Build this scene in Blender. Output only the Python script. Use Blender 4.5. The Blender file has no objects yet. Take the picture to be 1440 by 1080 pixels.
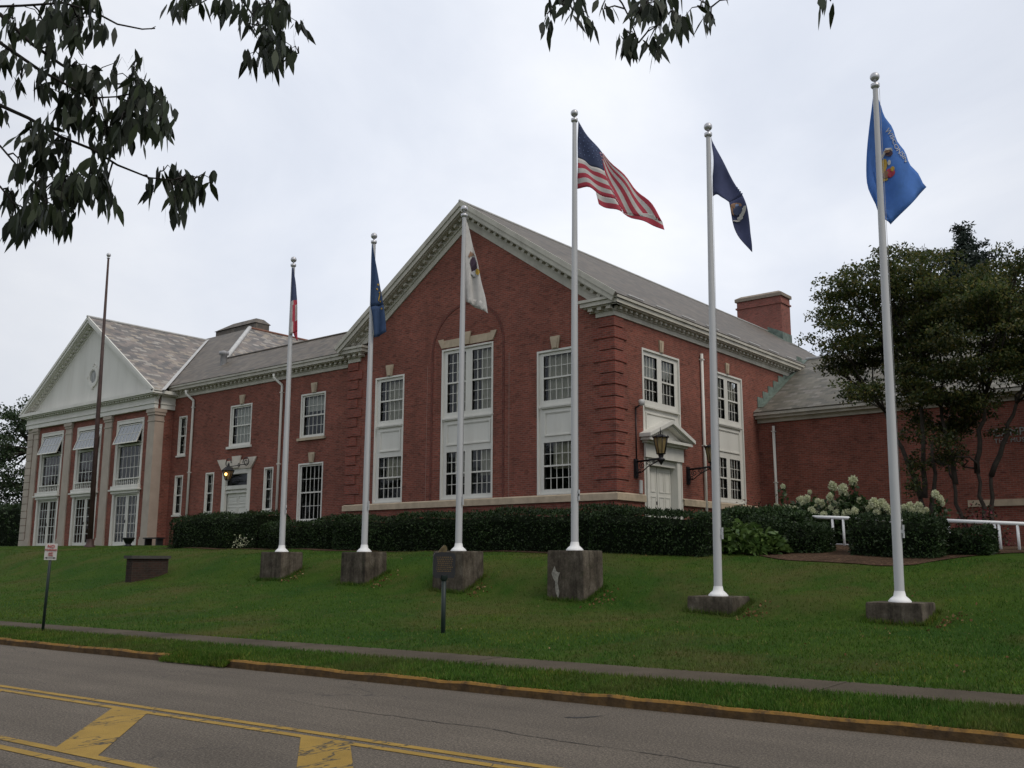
import bpy, bmesh, math, random
import numpy as np
from mathutils import Vector
R = math.radians
random.seed(7)
rng = np.random.default_rng(11)
scene = bpy.context.scene
COL = scene.collection

# ------------------------------------------------------------------ camera
F_PX, PITCH, ROLL, YAW, ANG, DIST = 1368.87, .1797, .0033, .6835, .5766, 33.0
FW = np.array([-math.sin(YAW)*math.cos(PITCH), math.cos(YAW)*math.cos(PITCH), math.sin(PITCH)])
_rt = np.array([math.cos(YAW), math.sin(YAW), 0.]); _up = np.cross(_rt, FW)
RT = _rt*math.cos(ROLL)+_up*math.sin(ROLL); UP = _up*math.cos(ROLL)-_rt*math.sin(ROLL)
CAM = np.array([DIST*math.sin(ANG), -DIST*math.cos(ANG), 1.6])
def ray(x, y): return FW+RT*((x-720)/F_PX)+UP*((540-y)/F_PX)
def at(x, y, d): return CAM+ray(x, y)*d
def on_plane(x, y, p0, n):
    d = ray(x, y); return CAM+d*(((np.array(p0)-CAM)@np.array(n))/(d@np.array(n)))
cd = bpy.data.cameras.new('camera'); cam = bpy.data.objects.new('camera', cd); COL.objects.link(cam)
cd.sensor_width = 36; cd.lens = F_PX/1440*36; cd.clip_end = 6000; cd.clip_start = .05
from mathutils import Matrix
M = Matrix(((RT[0], UP[0], -FW[0], CAM[0]), (RT[1], UP[1], -FW[1], CAM[1]), (RT[2], UP[2], -FW[2], CAM[2]), (0, 0, 0, 1)))
cam.matrix_world = M
scene.camera = cam

# ------------------------------------------------------------------ materials
class N:
    """small node-tree writer"""
    def __init__(s, name):
        s.m = bpy.data.materials.new(name); s.m.use_nodes = True
        s.t = s.m.node_tree; s.t.nodes.clear()
        s.out = s.t.nodes.new('ShaderNodeOutputMaterial')
    def n(s, ty, **kw):
        nd = s.t.nodes.new(ty)
        for k, v in kw.items():
            if k in nd.inputs.keys(): nd.inputs[k].default_value = v
            else: setattr(nd, k, v)
        return nd
    def l(s, a, b): s.t.links.new(a, b)
    def coord(s, kind='Object', scale=(1, 1, 1), rot=(0, 0, 0)):
        c = s.n('ShaderNodeTexCoord'); mp = s.n('ShaderNodeMapping')
        mp.inputs['Scale'].default_value = scale; mp.inputs['Rotation'].default_value = rot
        s.l(c.outputs[kind], mp.inputs['Vector']); return mp.outputs['Vector']
    def noise(s, vec, scale, detail=4, rough=.6):
        nd = s.n('ShaderNodeTexNoise'); nd.inputs['Scale'].default_value = scale
        nd.inputs['Detail'].default_value = detail; nd.inputs['Roughness'].default_value = rough
        s.l(vec, nd.inputs['Vector']); return nd.outputs['Fac']
    def ramp(s, fac, stops, interp='LINEAR'):
        r = s.n('ShaderNodeValToRGB'); r.color_ramp.interpolation = interp
        e = r.color_ramp.elements
        while len(e) < len(stops): e.new(.5)
        for i, (p, c) in enumerate(stops):
            e[i].position = p
            e[i].color = (c, c, c, 1) if isinstance(c, (int, float)) else (*c, 1)
        s.l(fac, r.inputs['Fac']); return r.outputs['Color']
    def mix(s, a, b, fac=.5, mode='MIX'):
        m = s.n('ShaderNodeMix', data_type='RGBA', blend_type=mode)
        for v, i in ((fac, 0), (a, 6), (b, 7)):
            if hasattr(v, 'links'): s.l(v, m.inputs[i])
            else: m.inputs[i].default_value = v if i == 0 else ((*v, 1) if len(v) == 3 else v)
        return m.outputs[2]
    def bump(s, h, strength=.3, dist=.02):
        b = s.n('ShaderNodeBump'); b.inputs['Strength'].default_value = strength
        b.inputs['Distance'].default_value = dist; s.l(h, b.inputs['Height']); return b.outputs['Normal']
    def bsdf(s, col, rough=.8, normal=None, spec=.3, metal=0., transl=None):
        b = s.n('ShaderNodeBsdfPrincipled')
        if hasattr(col, 'links'): s.l(col, b.inputs['Base Color'])
        else: b.inputs['Base Color'].default_value = (*col, 1)
        if hasattr(rough, 'links'): s.l(rough, b.inputs['Roughness'])
        else: b.inputs['Roughness'].default_value = rough
        b.inputs['Specular IOR Level'].default_value = spec; b.inputs['Metallic'].default_value = metal
        if normal: s.l(normal, b.inputs['Normal'])
        sh = b.outputs[0]
        if transl:
            t = s.n('ShaderNodeBsdfTranslucent')
            if hasattr(col, 'links'): s.l(col, t.inputs['Color'])
            else: t.inputs['Color'].default_value = (*col, 1)
            mx = s.n('ShaderNodeMixShader'); mx.inputs[0].default_value = transl
            s.l(sh, mx.inputs[1]); s.l(t.outputs[0], mx.inputs[2]); sh = mx.outputs[0]
        s.l(sh, s.out.inputs['Surface']); return s.m

def plain(name, col, rough=.6, var=.12, scale=6, spec=.3, bump=0., metal=0., streak=False, transl=None, dirt=None):
    w = N(name); v = w.coord('Object', (1, 1, .12) if streak else (1, 1, 1))
    f = w.noise(v, scale)
    lo = tuple(c*(1-var) for c in col); hi = tuple(min(1, c*(1+var)) for c in col)
    c = w.ramp(f, [(.3, lo), (.7, hi)])
    if dirt:
        f2 = w.noise(w.coord('Object', (1, 1, .25)), dirt[1], 6, .7)
        c = w.mix(c, dirt[0], w.ramp(f2, [(.5, 0.), (.8, dirt[2])]))
    nb = w.bump(w.noise(w.coord(), scale*6), bump) if bump else None
    return w.bsdf(c, rough, nb, spec, metal, transl)

def brick_mat(name, c1, c2, mortar, w_=.215, h_=.075, msize=.009, var=.2, dark=.74, stain=None):
    w = N(name); uv = w.coord('UV')
    b = w.n('ShaderNodeTexBrick', offset=.5, offset_frequency=2, squash=1.0)
    w.l(uv, b.inputs['Vector'])
    b.inputs['Scale'].default_value = 1; b.inputs['Brick Width'].default_value = w_; b.inputs['Row Height'].default_value = h_
    b.inputs['Mortar Size'].default_value = msize; b.inputs['Mortar Smooth'].default_value = .2; b.inputs['Bias'].default_value = -.1
    b.inputs['Color1'].default_value = (*c1, 1); b.inputs['Color2'].default_value = (*c2, 1); b.inputs['Mortar'].default_value = (*mortar, 1)
    # odd burnt bricks, one cell each
    v2 = w.n('ShaderNodeTexVoronoi'); v2.inputs['Scale'].default_value = 1; mp = w.coord('UV', (1/w_*.95, 1/h_*.95, 1)); w.l(mp, v2.inputs['Vector'])
    sep = w.n('ShaderNodeSeparateColor'); w.l(v2.outputs['Color'], sep.inputs[0])
    burnt = w.ramp(sep.outputs[0], [(0., dark), (.05, dark), (.09, 1.), (1., 1.)], 'LINEAR')
    c = w.mix(b.outputs['Color'], burnt, 1., 'MULTIPLY')
    big = w.ramp(w.noise(w.coord('UV'), .55, 5, .6), [(.25, 1-var), (.75, 1+var*.6)])
    c = w.mix(c, big, 1., 'MULTIPLY')
    fine = w.ramp(w.noise(w.coord('UV', (4, 14, 1)), 1.6, 3), [(.3, .78), (.7, 1.18)])
    c = w.mix(c, fine, 1., 'MULTIPLY')
    if stain:
        f2 = w.noise(w.coord('UV', (1.4, .22, 1)), 1.1, 5, .65)
        c = w.mix(c, stain, w.ramp(f2, [(.52, 0.), (.78, .5)]))
    return w.bsdf(c, .88, w.bump(b.outputs['Fac'], -.5, .01), .2)

def slate_mat(name, cols, w_=.34, h_=.21, var=.2):
    w = N(name); uv = w.coord('UV')
    b = w.n('ShaderNodeTexBrick', offset=.5, offset_frequency=2); w.l(uv, b.inputs['Vector'])
    b.inputs['Scale'].default_value = 1; b.inputs['Brick Width'].default_value = w_; b.inputs['Row Height'].default_value = h_
    b.inputs['Mortar Size'].default_value = .008; b.inputs['Mortar Smooth'].default_value = .1
    b.inputs['Color1'].default_value = (0, 0, 0, 1); b.inputs['Color2'].default_value = (1, 1, 1, 1); b.inputs['Mortar'].default_value = (0, 0, 0, 1)
    n_ = len(cols); c = w.ramp(b.outputs['Color'], [(i/n_, cols[i]) for i in range(n_)], 'CONSTANT')
    big = w.ramp(w.noise(w.coord('UV'), .7, 6, .65), [(.25, 1-var), (.75, 1+var)])
    c = w.mix(c, big, 1., 'MULTIPLY')
    streak = w.ramp(w.noise(w.coord('UV', (2.5, .5, 1)), 1.3, 5, .7), [(.3, .8), (.7, 1.15)])
    c = w.mix(c, streak, 1., 'MULTIPLY')
    c = w.mix(c, (.12, .11, .10), w.ramp(b.outputs['Fac'], [(0., 0.), (1., .55)]))
    return w.bsdf(c, .62, w.bump(b.outputs['Fac'], -.6, .02), .35)

def leaf_mat(name, cols, rough=.5, transl=.35, patch=2.0, pv=.35, spec=.35):
    w = N(name); g = w.n('ShaderNodeNewGeometry')
    n_ = len(cols); c = w.ramp(g.outputs['Random Per Island'], [(i/max(1, n_-1), cols[i]) for i in range(n_)])
    big = w.ramp(w.noise(w.coord(), patch, 3), [(.3, 1-pv), (.7, 1+pv)])
    c = w.mix(c, big, 1., 'MULTIPLY')
    return w.bsdf(c, rough, None, spec, 0., transl)

m = {}
m['brick'] = brick_mat('red_brick', (.258, .077, .054), (.158, .051, .039), (.21, .132, .102), var=.28, stain=(.105, .045, .034))
m['brick_trim'] = brick_mat('rubbed_brick', (.26, .070, .049), (.16, .048, .036), (.19, .12, .10))
m['brick_line'] = brick_mat('recess_soldier_brick', (.17, .05, .04), (.11, .036, .03), (.15, .09, .07), .075, .2)
m['brick_old'] = brick_mat('old_brick', (.052, .028, .022), (.032, .022, .019), (.05, .043, .037), stain=(.05, .05, .04))
m['brick_chim'] = brick_mat('chimney_brick', (.30, .095, .075), (.215, .078, .064), (.25, .16, .13))
m['chim_old'] = brick_mat('sooty_chimney_brick', (.19, .085, .065), (.13, .085, .07), (.18, .13, .11))
m['white'] = plain('white_paint', (.64, .63, .58), .55, .06, 1.2, dirt=((.42, .40, .34), 1.6, .35), streak=True)
m['trim'] = plain('weathered_cornice_paint', (.46, .44, .38), .65, .14, 1.6, dirt=((.25, .23, .19), 2.2, .6), bump=.05)
m['stone'] = plain('buff_limestone', (.44, .36, .26), .85, .16, 3.5, dirt=((.22, .19, .15), 2.5, .5), bump=.2)
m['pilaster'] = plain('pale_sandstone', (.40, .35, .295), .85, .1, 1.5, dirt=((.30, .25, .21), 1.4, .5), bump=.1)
m['pier'] = plain('shaded_sandstone', (.37, .295, .245), .85, .1, 1.5, dirt=((.30, .24, .2), 1.4, .5), bump=.1)  # pilaster stone, darker and pinker: shade of the pier's side put into colour
m['slate'] = slate_mat('grey_slate', [(.104, .090, .074), (.13, .111, .088), (.09, .081, .069), (.118, .098, .080), (.143, .123, .10)])
m['slate_mix'] = slate_mat('variegated_slate', [(.16, .148, .138), (.29, .25, .205), (.12, .115, .112), (.20, .172, .155), (.31, .285, .255), (.15, .137, .13), (.22, .188, .168)], .42, .22)
m['slate_moss'] = slate_mat('mossy_slate', [(.115, .108, .086), (.145, .132, .106), (.096, .092, .075), (.175, .162, .14), (.125, .118, .092)], var=.35)
m['copper'] = plain('verdigris_copper', (.135, .175, .15), .6, .4, 3, dirt=((.11, .12, .10), 3, .8))
m['joint2'] = plain('mortar_joint', (.26, .17, .14), .9, .2, 8)
m['cap'] = plain('weathered_cap_stone', (.24, .20, .16), .9, .2, 4, bump=.2)
m['lead'] = plain('pale_lead', (.50, .50, .49), .5, .12, 3)
m['tile_ridge'] = plain('terracotta_ridge', (.24, .12, .085), .8, .25, 3)
m['tar'] = plain('roof_tar', (.07, .07, .07), .9, .2, 2)
m['iron'] = plain('black_iron', (.012, .012, .014), .45, .2, 8, .4)
m['galv'] = plain('galvanised_steel', (.30, .30, .31), .5, .2, 5, .5)
m['pole'] = plain('white_pole_paint', (.50, .50, .51), .42, .08, 1.4, .4, streak=True, dirt=((.34, .34, .34), 2.2, .35))
m['pole_flange'] = plain('bright_white_paint', (.78, .78, .77), .5, .05, 4)
m['halyard'] = plain('grey_rope', (.30, .30, .30), .9, .2, 20)
m['silver'] = plain('spun_aluminium', (.50, .50, .52), .35, .08, 8, .5, metal=.6)
m['brown'] = plain('rusty_brown_paint', (.055, .032, .028), .6, .35, 3)
m['concrete'] = None
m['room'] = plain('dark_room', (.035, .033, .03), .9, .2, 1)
m['curtain'] = plain('cream_curtain', (.62, .58, .48), .9, .12, 3, .1, transl=.3)
m['shade'] = plain('white_blind', (.70, .69, .64), .9, .06, 2, .1, transl=.3)
m['floor'] = plain('wood_floor', (.12, .07, .04), .6, .2, 2)
m['bark'] = plain('grey_bark', (.042, .034, .027), .9, .35, 7, bump=.5)
m['twig'] = plain('dark_twig', (.022, .018, .015), .85, .3, 9, bump=.3)
m['gold'] = plain('gilt_paint', (.22, .135, .035), .5, .2, 12)
m['sign_white'] = plain('white_sign_sheet', (.46, .45, .43), .45, .06, 5)
m['sign_red'] = plain('red_sign_ink', (.45, .04, .04), .5, .1, 8)
m['black'] = plain('black_ink', (.02, .02, .02), .5, .1, 8)
m['green_iron'] = plain('dark_green_iron', (.016, .026, .024), .45, .2, 5)
m['amber'] = plain('amber_glass', (.36, .27, .13), .25, .25, 5, .5, transl=.4)
def mulch_mat():
    w = N('bark_mulch'); f = w.noise(w.coord(), 13, 6, .8)
    c = w.ramp(f, [(.3, (.030, .018, .012)), (.52, (.085, .052, .033)), (.66, (.17, .11, .068)), (.76, (.30, .21, .13))])
    p = w.noise(w.coord(), 1.3, 4); c = w.mix(c, w.ramp(p, [(.3, .6), (.7, 1.2)]), 1., 'MULTIPLY')
    return w.bsdf(c, .95, w.bump(f, .9, .05), .1)
m['mulch'] = mulch_mat()
m['kerb'] = None

def glass_mat():
    w = N('window_glass')
    fr = w.n('ShaderNodeFresnel'); fr.inputs['IOR'].default_value = 1.45
    mul = w.n('ShaderNodeMath', operation='MULTIPLY_ADD'); mul.inputs[1].default_value = .62; mul.inputs[2].default_value = .015
    w.l(fr.outputs[0], mul.inputs[0])
    tr = w.n('ShaderNodeBsdfTransparent'); tr.inputs['Color'].default_value = (.80, .83, .80, 1)
    gl = w.n('ShaderNodeBsdfGlossy'); gl.inputs['Roughness'].default_value = .03; gl.inputs['Color'].default_value = (.9, .92, .95, 1)
    b = w.bump(w.noise(w.coord(), 1.7, 2), .05, .02); w.l(b, gl.inputs['Normal'])
    mx = w.n('ShaderNodeMixShader'); w.l(mul.outputs[0], mx.inputs[0]); w.l(tr.outputs[0], mx.inputs[1]); w.l(gl.outputs[0], mx.inputs[2])
    w.l(mx.outputs[0], w.out.inputs['Surface']); return w.m
m['glass'] = glass_mat()
def lit_mat():
    w = N('lit_amber_lamp'); e = w.n('ShaderNodeEmission'); e.inputs['Color'].default_value = (1, .5, .14, 1); e.inputs['Strength'].default_value = 5
    w.l(e.outputs[0], w.out.inputs['Surface']); return w.m
m['lit'] = lit_mat()
def concrete_mat():
    w = N('stained_concrete')
    st = w.noise(w.coord('Object', (5, 5, .45)), 1.0, 7, .75); bl = w.noise(w.coord('Object', (1, 1, .8)), 3.2, 6, .7)
    c = w.ramp(bl, [(.3, (.042, .034, .026)), (.5, (.088, .073, .056)), (.72, (.165, .142, .113))])
    c = w.mix(c, w.ramp(st, [(.36, .38), (.58, 1.15)]), .9, 'MULTIPLY')
    c = w.mix(c, (.045, .055, .025), w.ramp(w.noise(w.coord(), 5, 5, .7), [(.56, 0.), (.75, .6)]))
    f = w.noise(w.coord(), 22, 4); c = w.mix(c, w.ramp(f, [(.3, .75), (.7, 1.2)]), 1., 'MULTIPLY')
    return w.bsdf(c, .92, w.bump(f, .4, .01), .15)
m['concrete'] = concrete_mat()
def kerb_mat():
    w = N('worn_yellow_kerb')
    f = w.noise(w.coord('Object'), 5, 7, .75)
    g = w.n('ShaderNodeNewGeometry'); sx = w.n('ShaderNodeSeparateXYZ'); w.l(g.outputs['Normal'], sx.inputs[0])
    stone = w.ramp(w.noise(w.coord(), 9, 5), [(.3, (.036, .024, .014)), (.7, (.085, .058, .034))])
    top = w.ramp(f, [(.36, 0.), (.54, .85)]); side = w.ramp(f, [(.56, 0.), (.72, .28)])
    k = w.mix(side, top, sx.outputs['Z'])
    c = w.mix(stone, (.29, .155, .032), k)
    return w.bsdf(c, .85, w.bump(w.noise(w.coord(), 18, 4), .6, .02), .15)
m['kerb'] = kerb_mat()
def asphalt_mat():
    w = N('asphalt')
    f = w.noise(w.coord('Object'), 52, 4, .85)
    c = w.ramp(f, [(.30, (.038, .031, .024)), (.5, (.098, .082, .064)), (.70, (.215, .182, .145))])
    f3 = w.noise(w.coord('Object'), 26, 4, .8); c = w.mix(c, w.ramp(f3, [(.3, .60), (.7, 1.42)]), 1., 'MULTIPLY')
    tr = w.noise(w.coord('Object', (.09, 1.2, 1), (0, 0, -.062)), 1.0, 5, .6)
    c = w.mix(c, w.ramp(tr, [(.3, .80), (.7, 1.14)]), 1., 'MULTIPLY')
    p = w.noise(w.coord('Object'), .8, 5, .6); c = w.mix(c, w.ramp(p, [(.3, .88), (.7, 1.1)]), 1., 'MULTIPLY')
    # fine cracks
    v = w.n('ShaderNodeTexVoronoi', feature='DISTANCE_TO_EDGE'); v.inputs['Scale'].default_value = .33
    dw = w.n('ShaderNodeVectorMath', operation='ADD'); nz = w.n('ShaderNodeTexNoise'); nz.inputs['Scale'].default_value = 2.2; nz.inputs['Detail'].default_value = 6
    w.l(w.coord(), nz.inputs['Vector']); w.l(w.coord(), dw.inputs[0]); w.l(nz.outputs['Color'], dw.inputs[1]); w.l(dw.outputs[0], v.inputs['Vector'])
    ck = w.ramp(v.outputs['Distance'], [(0., .6), (.004, .6), (.007, 0.)]); gate = w.ramp(w.noise(w.coord(), .35, 2), [(.5, 0.), (.6, 1.)])
    c = w.mix(c, (.03, .028, .026), w.mix((0, 0, 0), ck, gate))
    return w.bsdf(c, .86, w.bump(f, .5, .006), .25)
m['asphalt'] = asphalt_mat()
def paint_mat():
    w = N('worn_yellow_road_paint')
    f = w.noise(w.coord('Object'), 140, 3, .7)
    c = w.ramp(f, [(.25, (.185, .115, .023)), (.5, (.315, .198, .037)), (.75, (.395, .258, .056))])
    big = w.noise(w.coord('Object'), 2.2, 5); c = w.mix(c, w.ramp(big, [(.3, .78), (.7, 1.08)]), 1., 'MULTIPLY')
    v = w.n('ShaderNodeTexVoronoi', feature='DISTANCE_TO_EDGE'); v.inputs['Scale'].default_value = 1.5
    dw = w.n('ShaderNodeVectorMath', operation='ADD'); nz = w.n('ShaderNodeTexNoise'); nz.inputs['Scale'].default_value = 4; nz.inputs['Detail'].default_value = 6
    mp = w.coord('Object', (1, .35, 1), (0, 0, .7)); w.l(mp, nz.inputs['Vector']); w.l(mp, dw.inputs[0]); w.l(nz.outputs['Color'], dw.inputs[1]); w.l(dw.outputs[0], v.inputs['Vector'])
    ck = w.ramp(v.outputs['Distance'], [(0., 1.), (.012, 1.), (.022, 0.)])
    c = w.mix(c, (.06, .05, .035), ck)
    wear = w.ramp(w.noise(w.coord(), 9, 7, .8), [(.66, 0.), (.78, .6)]); c = w.mix(c, (.09, .08, .07), wear)
    return w.bsdf(c, .8, w.bump(f, .4, .005), .25)
m['paint'] = paint_mat()
def walk_mat():
    w = N('old_concrete_walk')
    f = w.noise(w.coord(), 45, 5, .7); c = w.ramp(f, [(.3, (.052, .042, .030)), (.7, (.122, .099, .072))])
    p = w.noise(w.coord(), .7, 5, .65); c = w.mix(c, w.ramp(p, [(.3, .6), (.7, 1.15)]), 1., 'MULTIPLY')
    return w.bsdf(c, .92, w.bump(f, .4, .01), .15)
m['walk'] = walk_mat()
def lawn_mat():
    w = N('lawn_turf')
    f = w.noise(w.coord(), 38, 5, .75)
    c = w.ramp(f, [(.3, (.020, .048, .005)), (.7, (.050, .106, .013))])
    p = w.noise(w.coord(), .5, 5, .6); c = w.mix(c, w.ramp(p, [(.35, (.7, .85, .8)), (.65, (1.4, 1.12, 1.05))]), 1., 'MULTIPLY')
    d = w.noise(w.coord('Object', (1, .7, 1)), .33, 6, .7); c = w.mix(c, (.10, .085, .03), w.ramp(d, [(.48, 0.), (.66, .68)]))
    return w.bsdf(c, .95, w.bump(f, 1., .04), .1)
m['lawn'] = lawn_mat()
def blade_mat():
    w = N('grass_blades'); g = w.n('ShaderNodeNewGeometry')
    c = w.ramp(g.outputs['Random Per Island'], [(0., (.024, .060, .005)), (.5, (.052, .124, .012)), (.9, (.090, .168, .024)), (1., (.17, .16, .05))])
    p = w.noise(w.coord(), .45, 6, .65); c = w.mix(c, w.ramp(p, [(.32, (.66, .84, .8)), (.52, (1.05, 1., 1.)), (.70, (1.75, 1.2, 1.05)) ]), 1., 'MULTIPLY')
    d = w.noise(w.coord('Object', (1, .7, 1)), .33, 6, .7); c = w.mix(c, (.115, .10, .032), w.ramp(d, [(.48, 0.), (.66, .68)]))
    e = w.noise(w.coord(), 2.6, 4, .6); c = w.mix(c, w.ramp(e, [(.35, .8), (.65, 1.22)]), 1., 'MULTIPLY')
    return w.bsdf(c, .6, None, .2, 0., .3)
m['blade'] = blade_mat()
m['hedge'] = leaf_mat('yew_leaves', [(.010, .021, .007), (.020, .040, .012), (.038, .066, .020)], .55, .2, 1.2, .4, .25)
m['hedge_core'] = plain('hedge_dark_core', (.008, .012, .006), .95, .3, 5, .05)
m['hosta'] = leaf_mat('hosta_leaves', [(.05, .095, .02), (.075, .13, .03), (.11, .17, .045)], .45, .3, 2, .2)
m['shrub'] = leaf_mat('shrub_leaves', [(.016, .032, .010), (.028, .055, .015), (.045, .08, .025)], .5, .25, 2)
m['redleaf'] = leaf_mat('red_flower_leaves', [(.02, .035, .012), (.035, .03, .014), (.09, .02, .02), (.2, .03, .045)], .6, .25, 3)
m['bloom'] = leaf_mat('hydrangea_petals', [(.46, .50, .29), (.60, .62, .42), (.70, .70, .54)], .7, .3, 9, .25)
m['maple'] = leaf_mat('dogwood_leaves', [(.020, .036, .011), (.042, .064, .017), (.080, .098, .024), (.14, .115, .03)], .5, .42, .45, .6)
m['conifer'] = leaf_mat('fir_needles', [(.012, .022, .016), (.020, .034, .024), (.03, .048, .034)], .6, .15, .6, .3)
m['bgleaf'] = leaf_mat('far_tree_leaves', [(.016, .032, .012), (.026, .048, .017), (.042, .068, .026)], .55, .25, .35, .4)
m['cherry'] = leaf_mat('cherry_leaves', [(.012, .018, .009), (.018, .027, .012), (.028, .042, .016)], .6, .12, 1.5, .3)
def cloth(name, col, tr=.3): return plain(name, col, .8, .1, 5, .15, transl=tr)
m['f_red'] = cloth('flag_red', (.54, .09, .125)); m['f_white'] = cloth('flag_white', (.66, .64, .62)); m['f_navy'] = cloth('flag_navy', (.085, .105, .19))
m['f_indigo'] = cloth('flag_indigo', (.075, .088, .175)); m['f_blue'] = cloth('flag_blue', (.105, .245, .62)); m['f_steel'] = cloth('flag_steel_blue', (.06, .10, .20))
m['f_gold'] = cloth('flag_gold', (.62, .42, .09)); m['f_plum'] = cloth('flag_plum', (.10, .07, .10)); m['f_pale'] = cloth('flag_pale_blue', (.28, .36, .58)); m['f_tan'] = cloth('flag_tan', (.36, .22, .15))
m['hem'] = cloth('flag_hem', (.55, .55, .57))

# ------------------------------------------------------------------ mesh helpers
ORG = {}
class Fr:
    """local frame: u along, w up, n out"""
    def __init__(s, o, u, n, w=(0, 0, 1)):
        s.o, s.u, s.n, s.w = (np.array(a, float) for a in (o, u, n, w))
    def p(s, u, w, d=0.): return s.o+s.u*u+s.w*w+s.n*d
class MB:
    def __init__(s): s.v = []; s.f = []; s.mi = []; s.smooth = []
    def add(s, pts, faces, mi=0, sm=False):
        b = len(s.v); s.v.extend([tuple(map(float, p)) for p in pts])
        for f in faces: s.f.append(tuple(b+i for i in f)); s.mi.append(mi); s.smooth.append(sm)
    def quad(s, a, b, c, d, mi=0): s.add([a, b, c, d], [(0, 1, 2, 3)], mi)
    def poly(s, pts, mi=0): s.add(pts, [tuple(range(len(pts)))], mi)
    def hexa(s, p, mi=0): s.add(p, [(0, 3, 2, 1), (4, 5, 6, 7), (0, 1, 5, 4), (1, 2, 6, 5), (2, 3, 7, 6), (3, 0, 4, 7)], mi)
    def box(s, x0, x1, y0, y1, z0, z1, mi=0):
        s.hexa([(x0, y0, z0), (x1, y0, z0), (x1, y1, z0), (x0, y1, z0), (x0, y0, z1), (x1, y0, z1), (x1, y1, z1), (x0, y1, z1)], mi)
    def fbox(s, fr, u0, u1, w0, w1, d0, d1, mi=0):
        q = [fr.p(u0, w0, d1), fr.p(u1, w0, d1), fr.p(u1, w0, d0), fr.p(u0, w0, d0), fr.p(u0, w1, d1), fr.p(u1, w1, d1), fr.p(u1, w1, d0), fr.p(u0, w1, d0)]
        s.hexa(q, mi)
    def fprism(s, fr, pts, d0, d1, mi=0):
        n = len(pts); a = [fr.p(u, w, d0) for u, w in pts]; b = [fr.p(u, w, d1) for u, w in pts]
        s.add(a+b, [tuple(range(n))[::-1], tuple(range(n, 2*n))]+[(i, (i+1) % n, n+(i+1) % n, n+i) for i in range(n)], mi)
    def frect(s, fr, u0, u1, w0, w1, d, mi=0): s.quad(fr.p(u0, w0, d), fr.p(u1, w0, d), fr.p(u1, w1, d), fr.p(u0, w1, d), mi)
    def ring(s, fr, u0, u1, w0, w1, t, d0, d1, mi=0, tb=None, tt=None):
        tb = t if tb is None else tb; tt = t if tt is None else tt
        s.fbox(fr, u0, u0+t, w0, w1, d0, d1, mi); s.fbox(fr, u1-t, u1, w0, w1, d0, d1, mi)
        s.fbox(fr, u0+t, u1-t, w0, w0+tb, d0, d1, mi); s.fbox(fr, u0+t, u1-t, w1-tt, w1, d0, d1, mi)
    def lathe(s, c, prof, seg=20, mi=0, sm=True):
        b = []; n = len(prof)
        for r, z in prof:
            for k in range(seg):
                a = 2*math.pi*k/seg; b.append((c[0]+r*math.cos(a), c[1]+r*math.sin(a), c[2]+z))
        fs = [(i*seg+k, i*seg+(k+1) % seg, (i+1)*seg+(k+1) % seg, (i+1)*seg+k) for i in range(n-1) for k in range(seg)]
        s.add(b, fs, mi, sm); s.add(b[:seg], [tuple(range(seg))[::-1]], mi); s.add(b[-seg:], [tuple(range(seg))], mi)
    def tube(s, pts, rad, seg=8, mi=0, sm=True):
        pts = [np.array(p, float) for p in pts]; n = len(pts)
        if not hasattr(rad, '__len__'): rad = [rad]*n
        vs = []; prev = None
        for i, p in enumerate(pts):
            t = pts[min(i+1, n-1)]-pts[max(i-1, 0)]; t = t/(np.linalg.norm(t)+1e-9)
            a = np.array([0, 0, 1.]) if abs(t[2]) < .9 else np.array([1., 0, 0])
            if prev is not None: a = prev
            x = a-t*(a@t); x /= np.linalg.norm(x)+1e-9; prev = x; y = np.cross(t, x)
            for k in range(seg):
                g = 2*math.pi*k/seg; vs.append(p+(x*math.cos(g)+y*math.sin(g))*rad[i])
        fs = [(i*seg+k, i*seg+(k+1) % seg, (i+1)*seg+(k+1) % seg, (i+1)*seg+k) for i in range(n-1) for k in range(seg)]
        fs += [tuple(range(seg))[::-1], tuple(range((n-1)*seg, n*seg))]
        s.add(vs, fs, mi, sm)
    def build(s, name, mats, parent=None, uv=True):
        off = np.array(ORG.get(parent.name, (0, 0, 0)) if parent else (0, 0, 0), float)
        me = bpy.data.meshes.new(name)
        V = np.array(s.v, float).reshape(-1, 3)
        me.from_pydata((V-off).tolist(), [], s.f)
        for a in (mats if isinstance(mats, (list, tuple)) else [mats]): me.materials.append(a)
        me.polygons.foreach_set('material_index', s.mi); me.polygons.foreach_set('use_smooth', s.smooth)
        me.update()
        if uv:
            L = me.uv_layers.new(name='UVMap'); uvs = np.zeros((len(me.loops), 2))
            for p in me.polygons:
                n = np.array(p.normal); u = np.cross((0, 0, 1), n); l = np.linalg.norm(u)
                u = np.array([1., 0, 0]) if l < .05 else u/l
                w = np.cross(n, u)
                for li in p.loop_indices:
                    q = V[me.loops[li].vertex_index]; uvs[li] = (q@u, q@w)
            L.data.foreach_set('uv', uvs.ravel())
        o = bpy.data.objects.new(name, me); COL.objects.link(o)
        if parent: o.parent = parent
        ORG[o.name] = off
        return o
def tag(o, label=None, cat=None, group=None, kind=None):
    if label: o['label'] = label
    if cat: o['category'] = cat
    if group: o['group'] = group
    if kind: o['kind'] = kind
    return o
def empty(name, loc, label, cat, group=None):
    o = bpy.data.objects.new(name, None); COL.objects.link(o); o.location = loc; o.empty_display_size = .3
    ORG[o.name] = np.array(loc, float); return tag(o, label, cat, group)
def dup(root, loc, label, rot=None):
    r = root.copy(); COL.objects.link(r); r.location = loc; r['label'] = label
    if rot: r.rotation_euler = rot
    for ch in list(root.children):
        c = ch.copy(); COL.objects.link(c); c.parent = r
        for g in list(ch.children):
            d = g.copy(); COL.objects.link(d); d.parent = c
    return r
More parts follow.
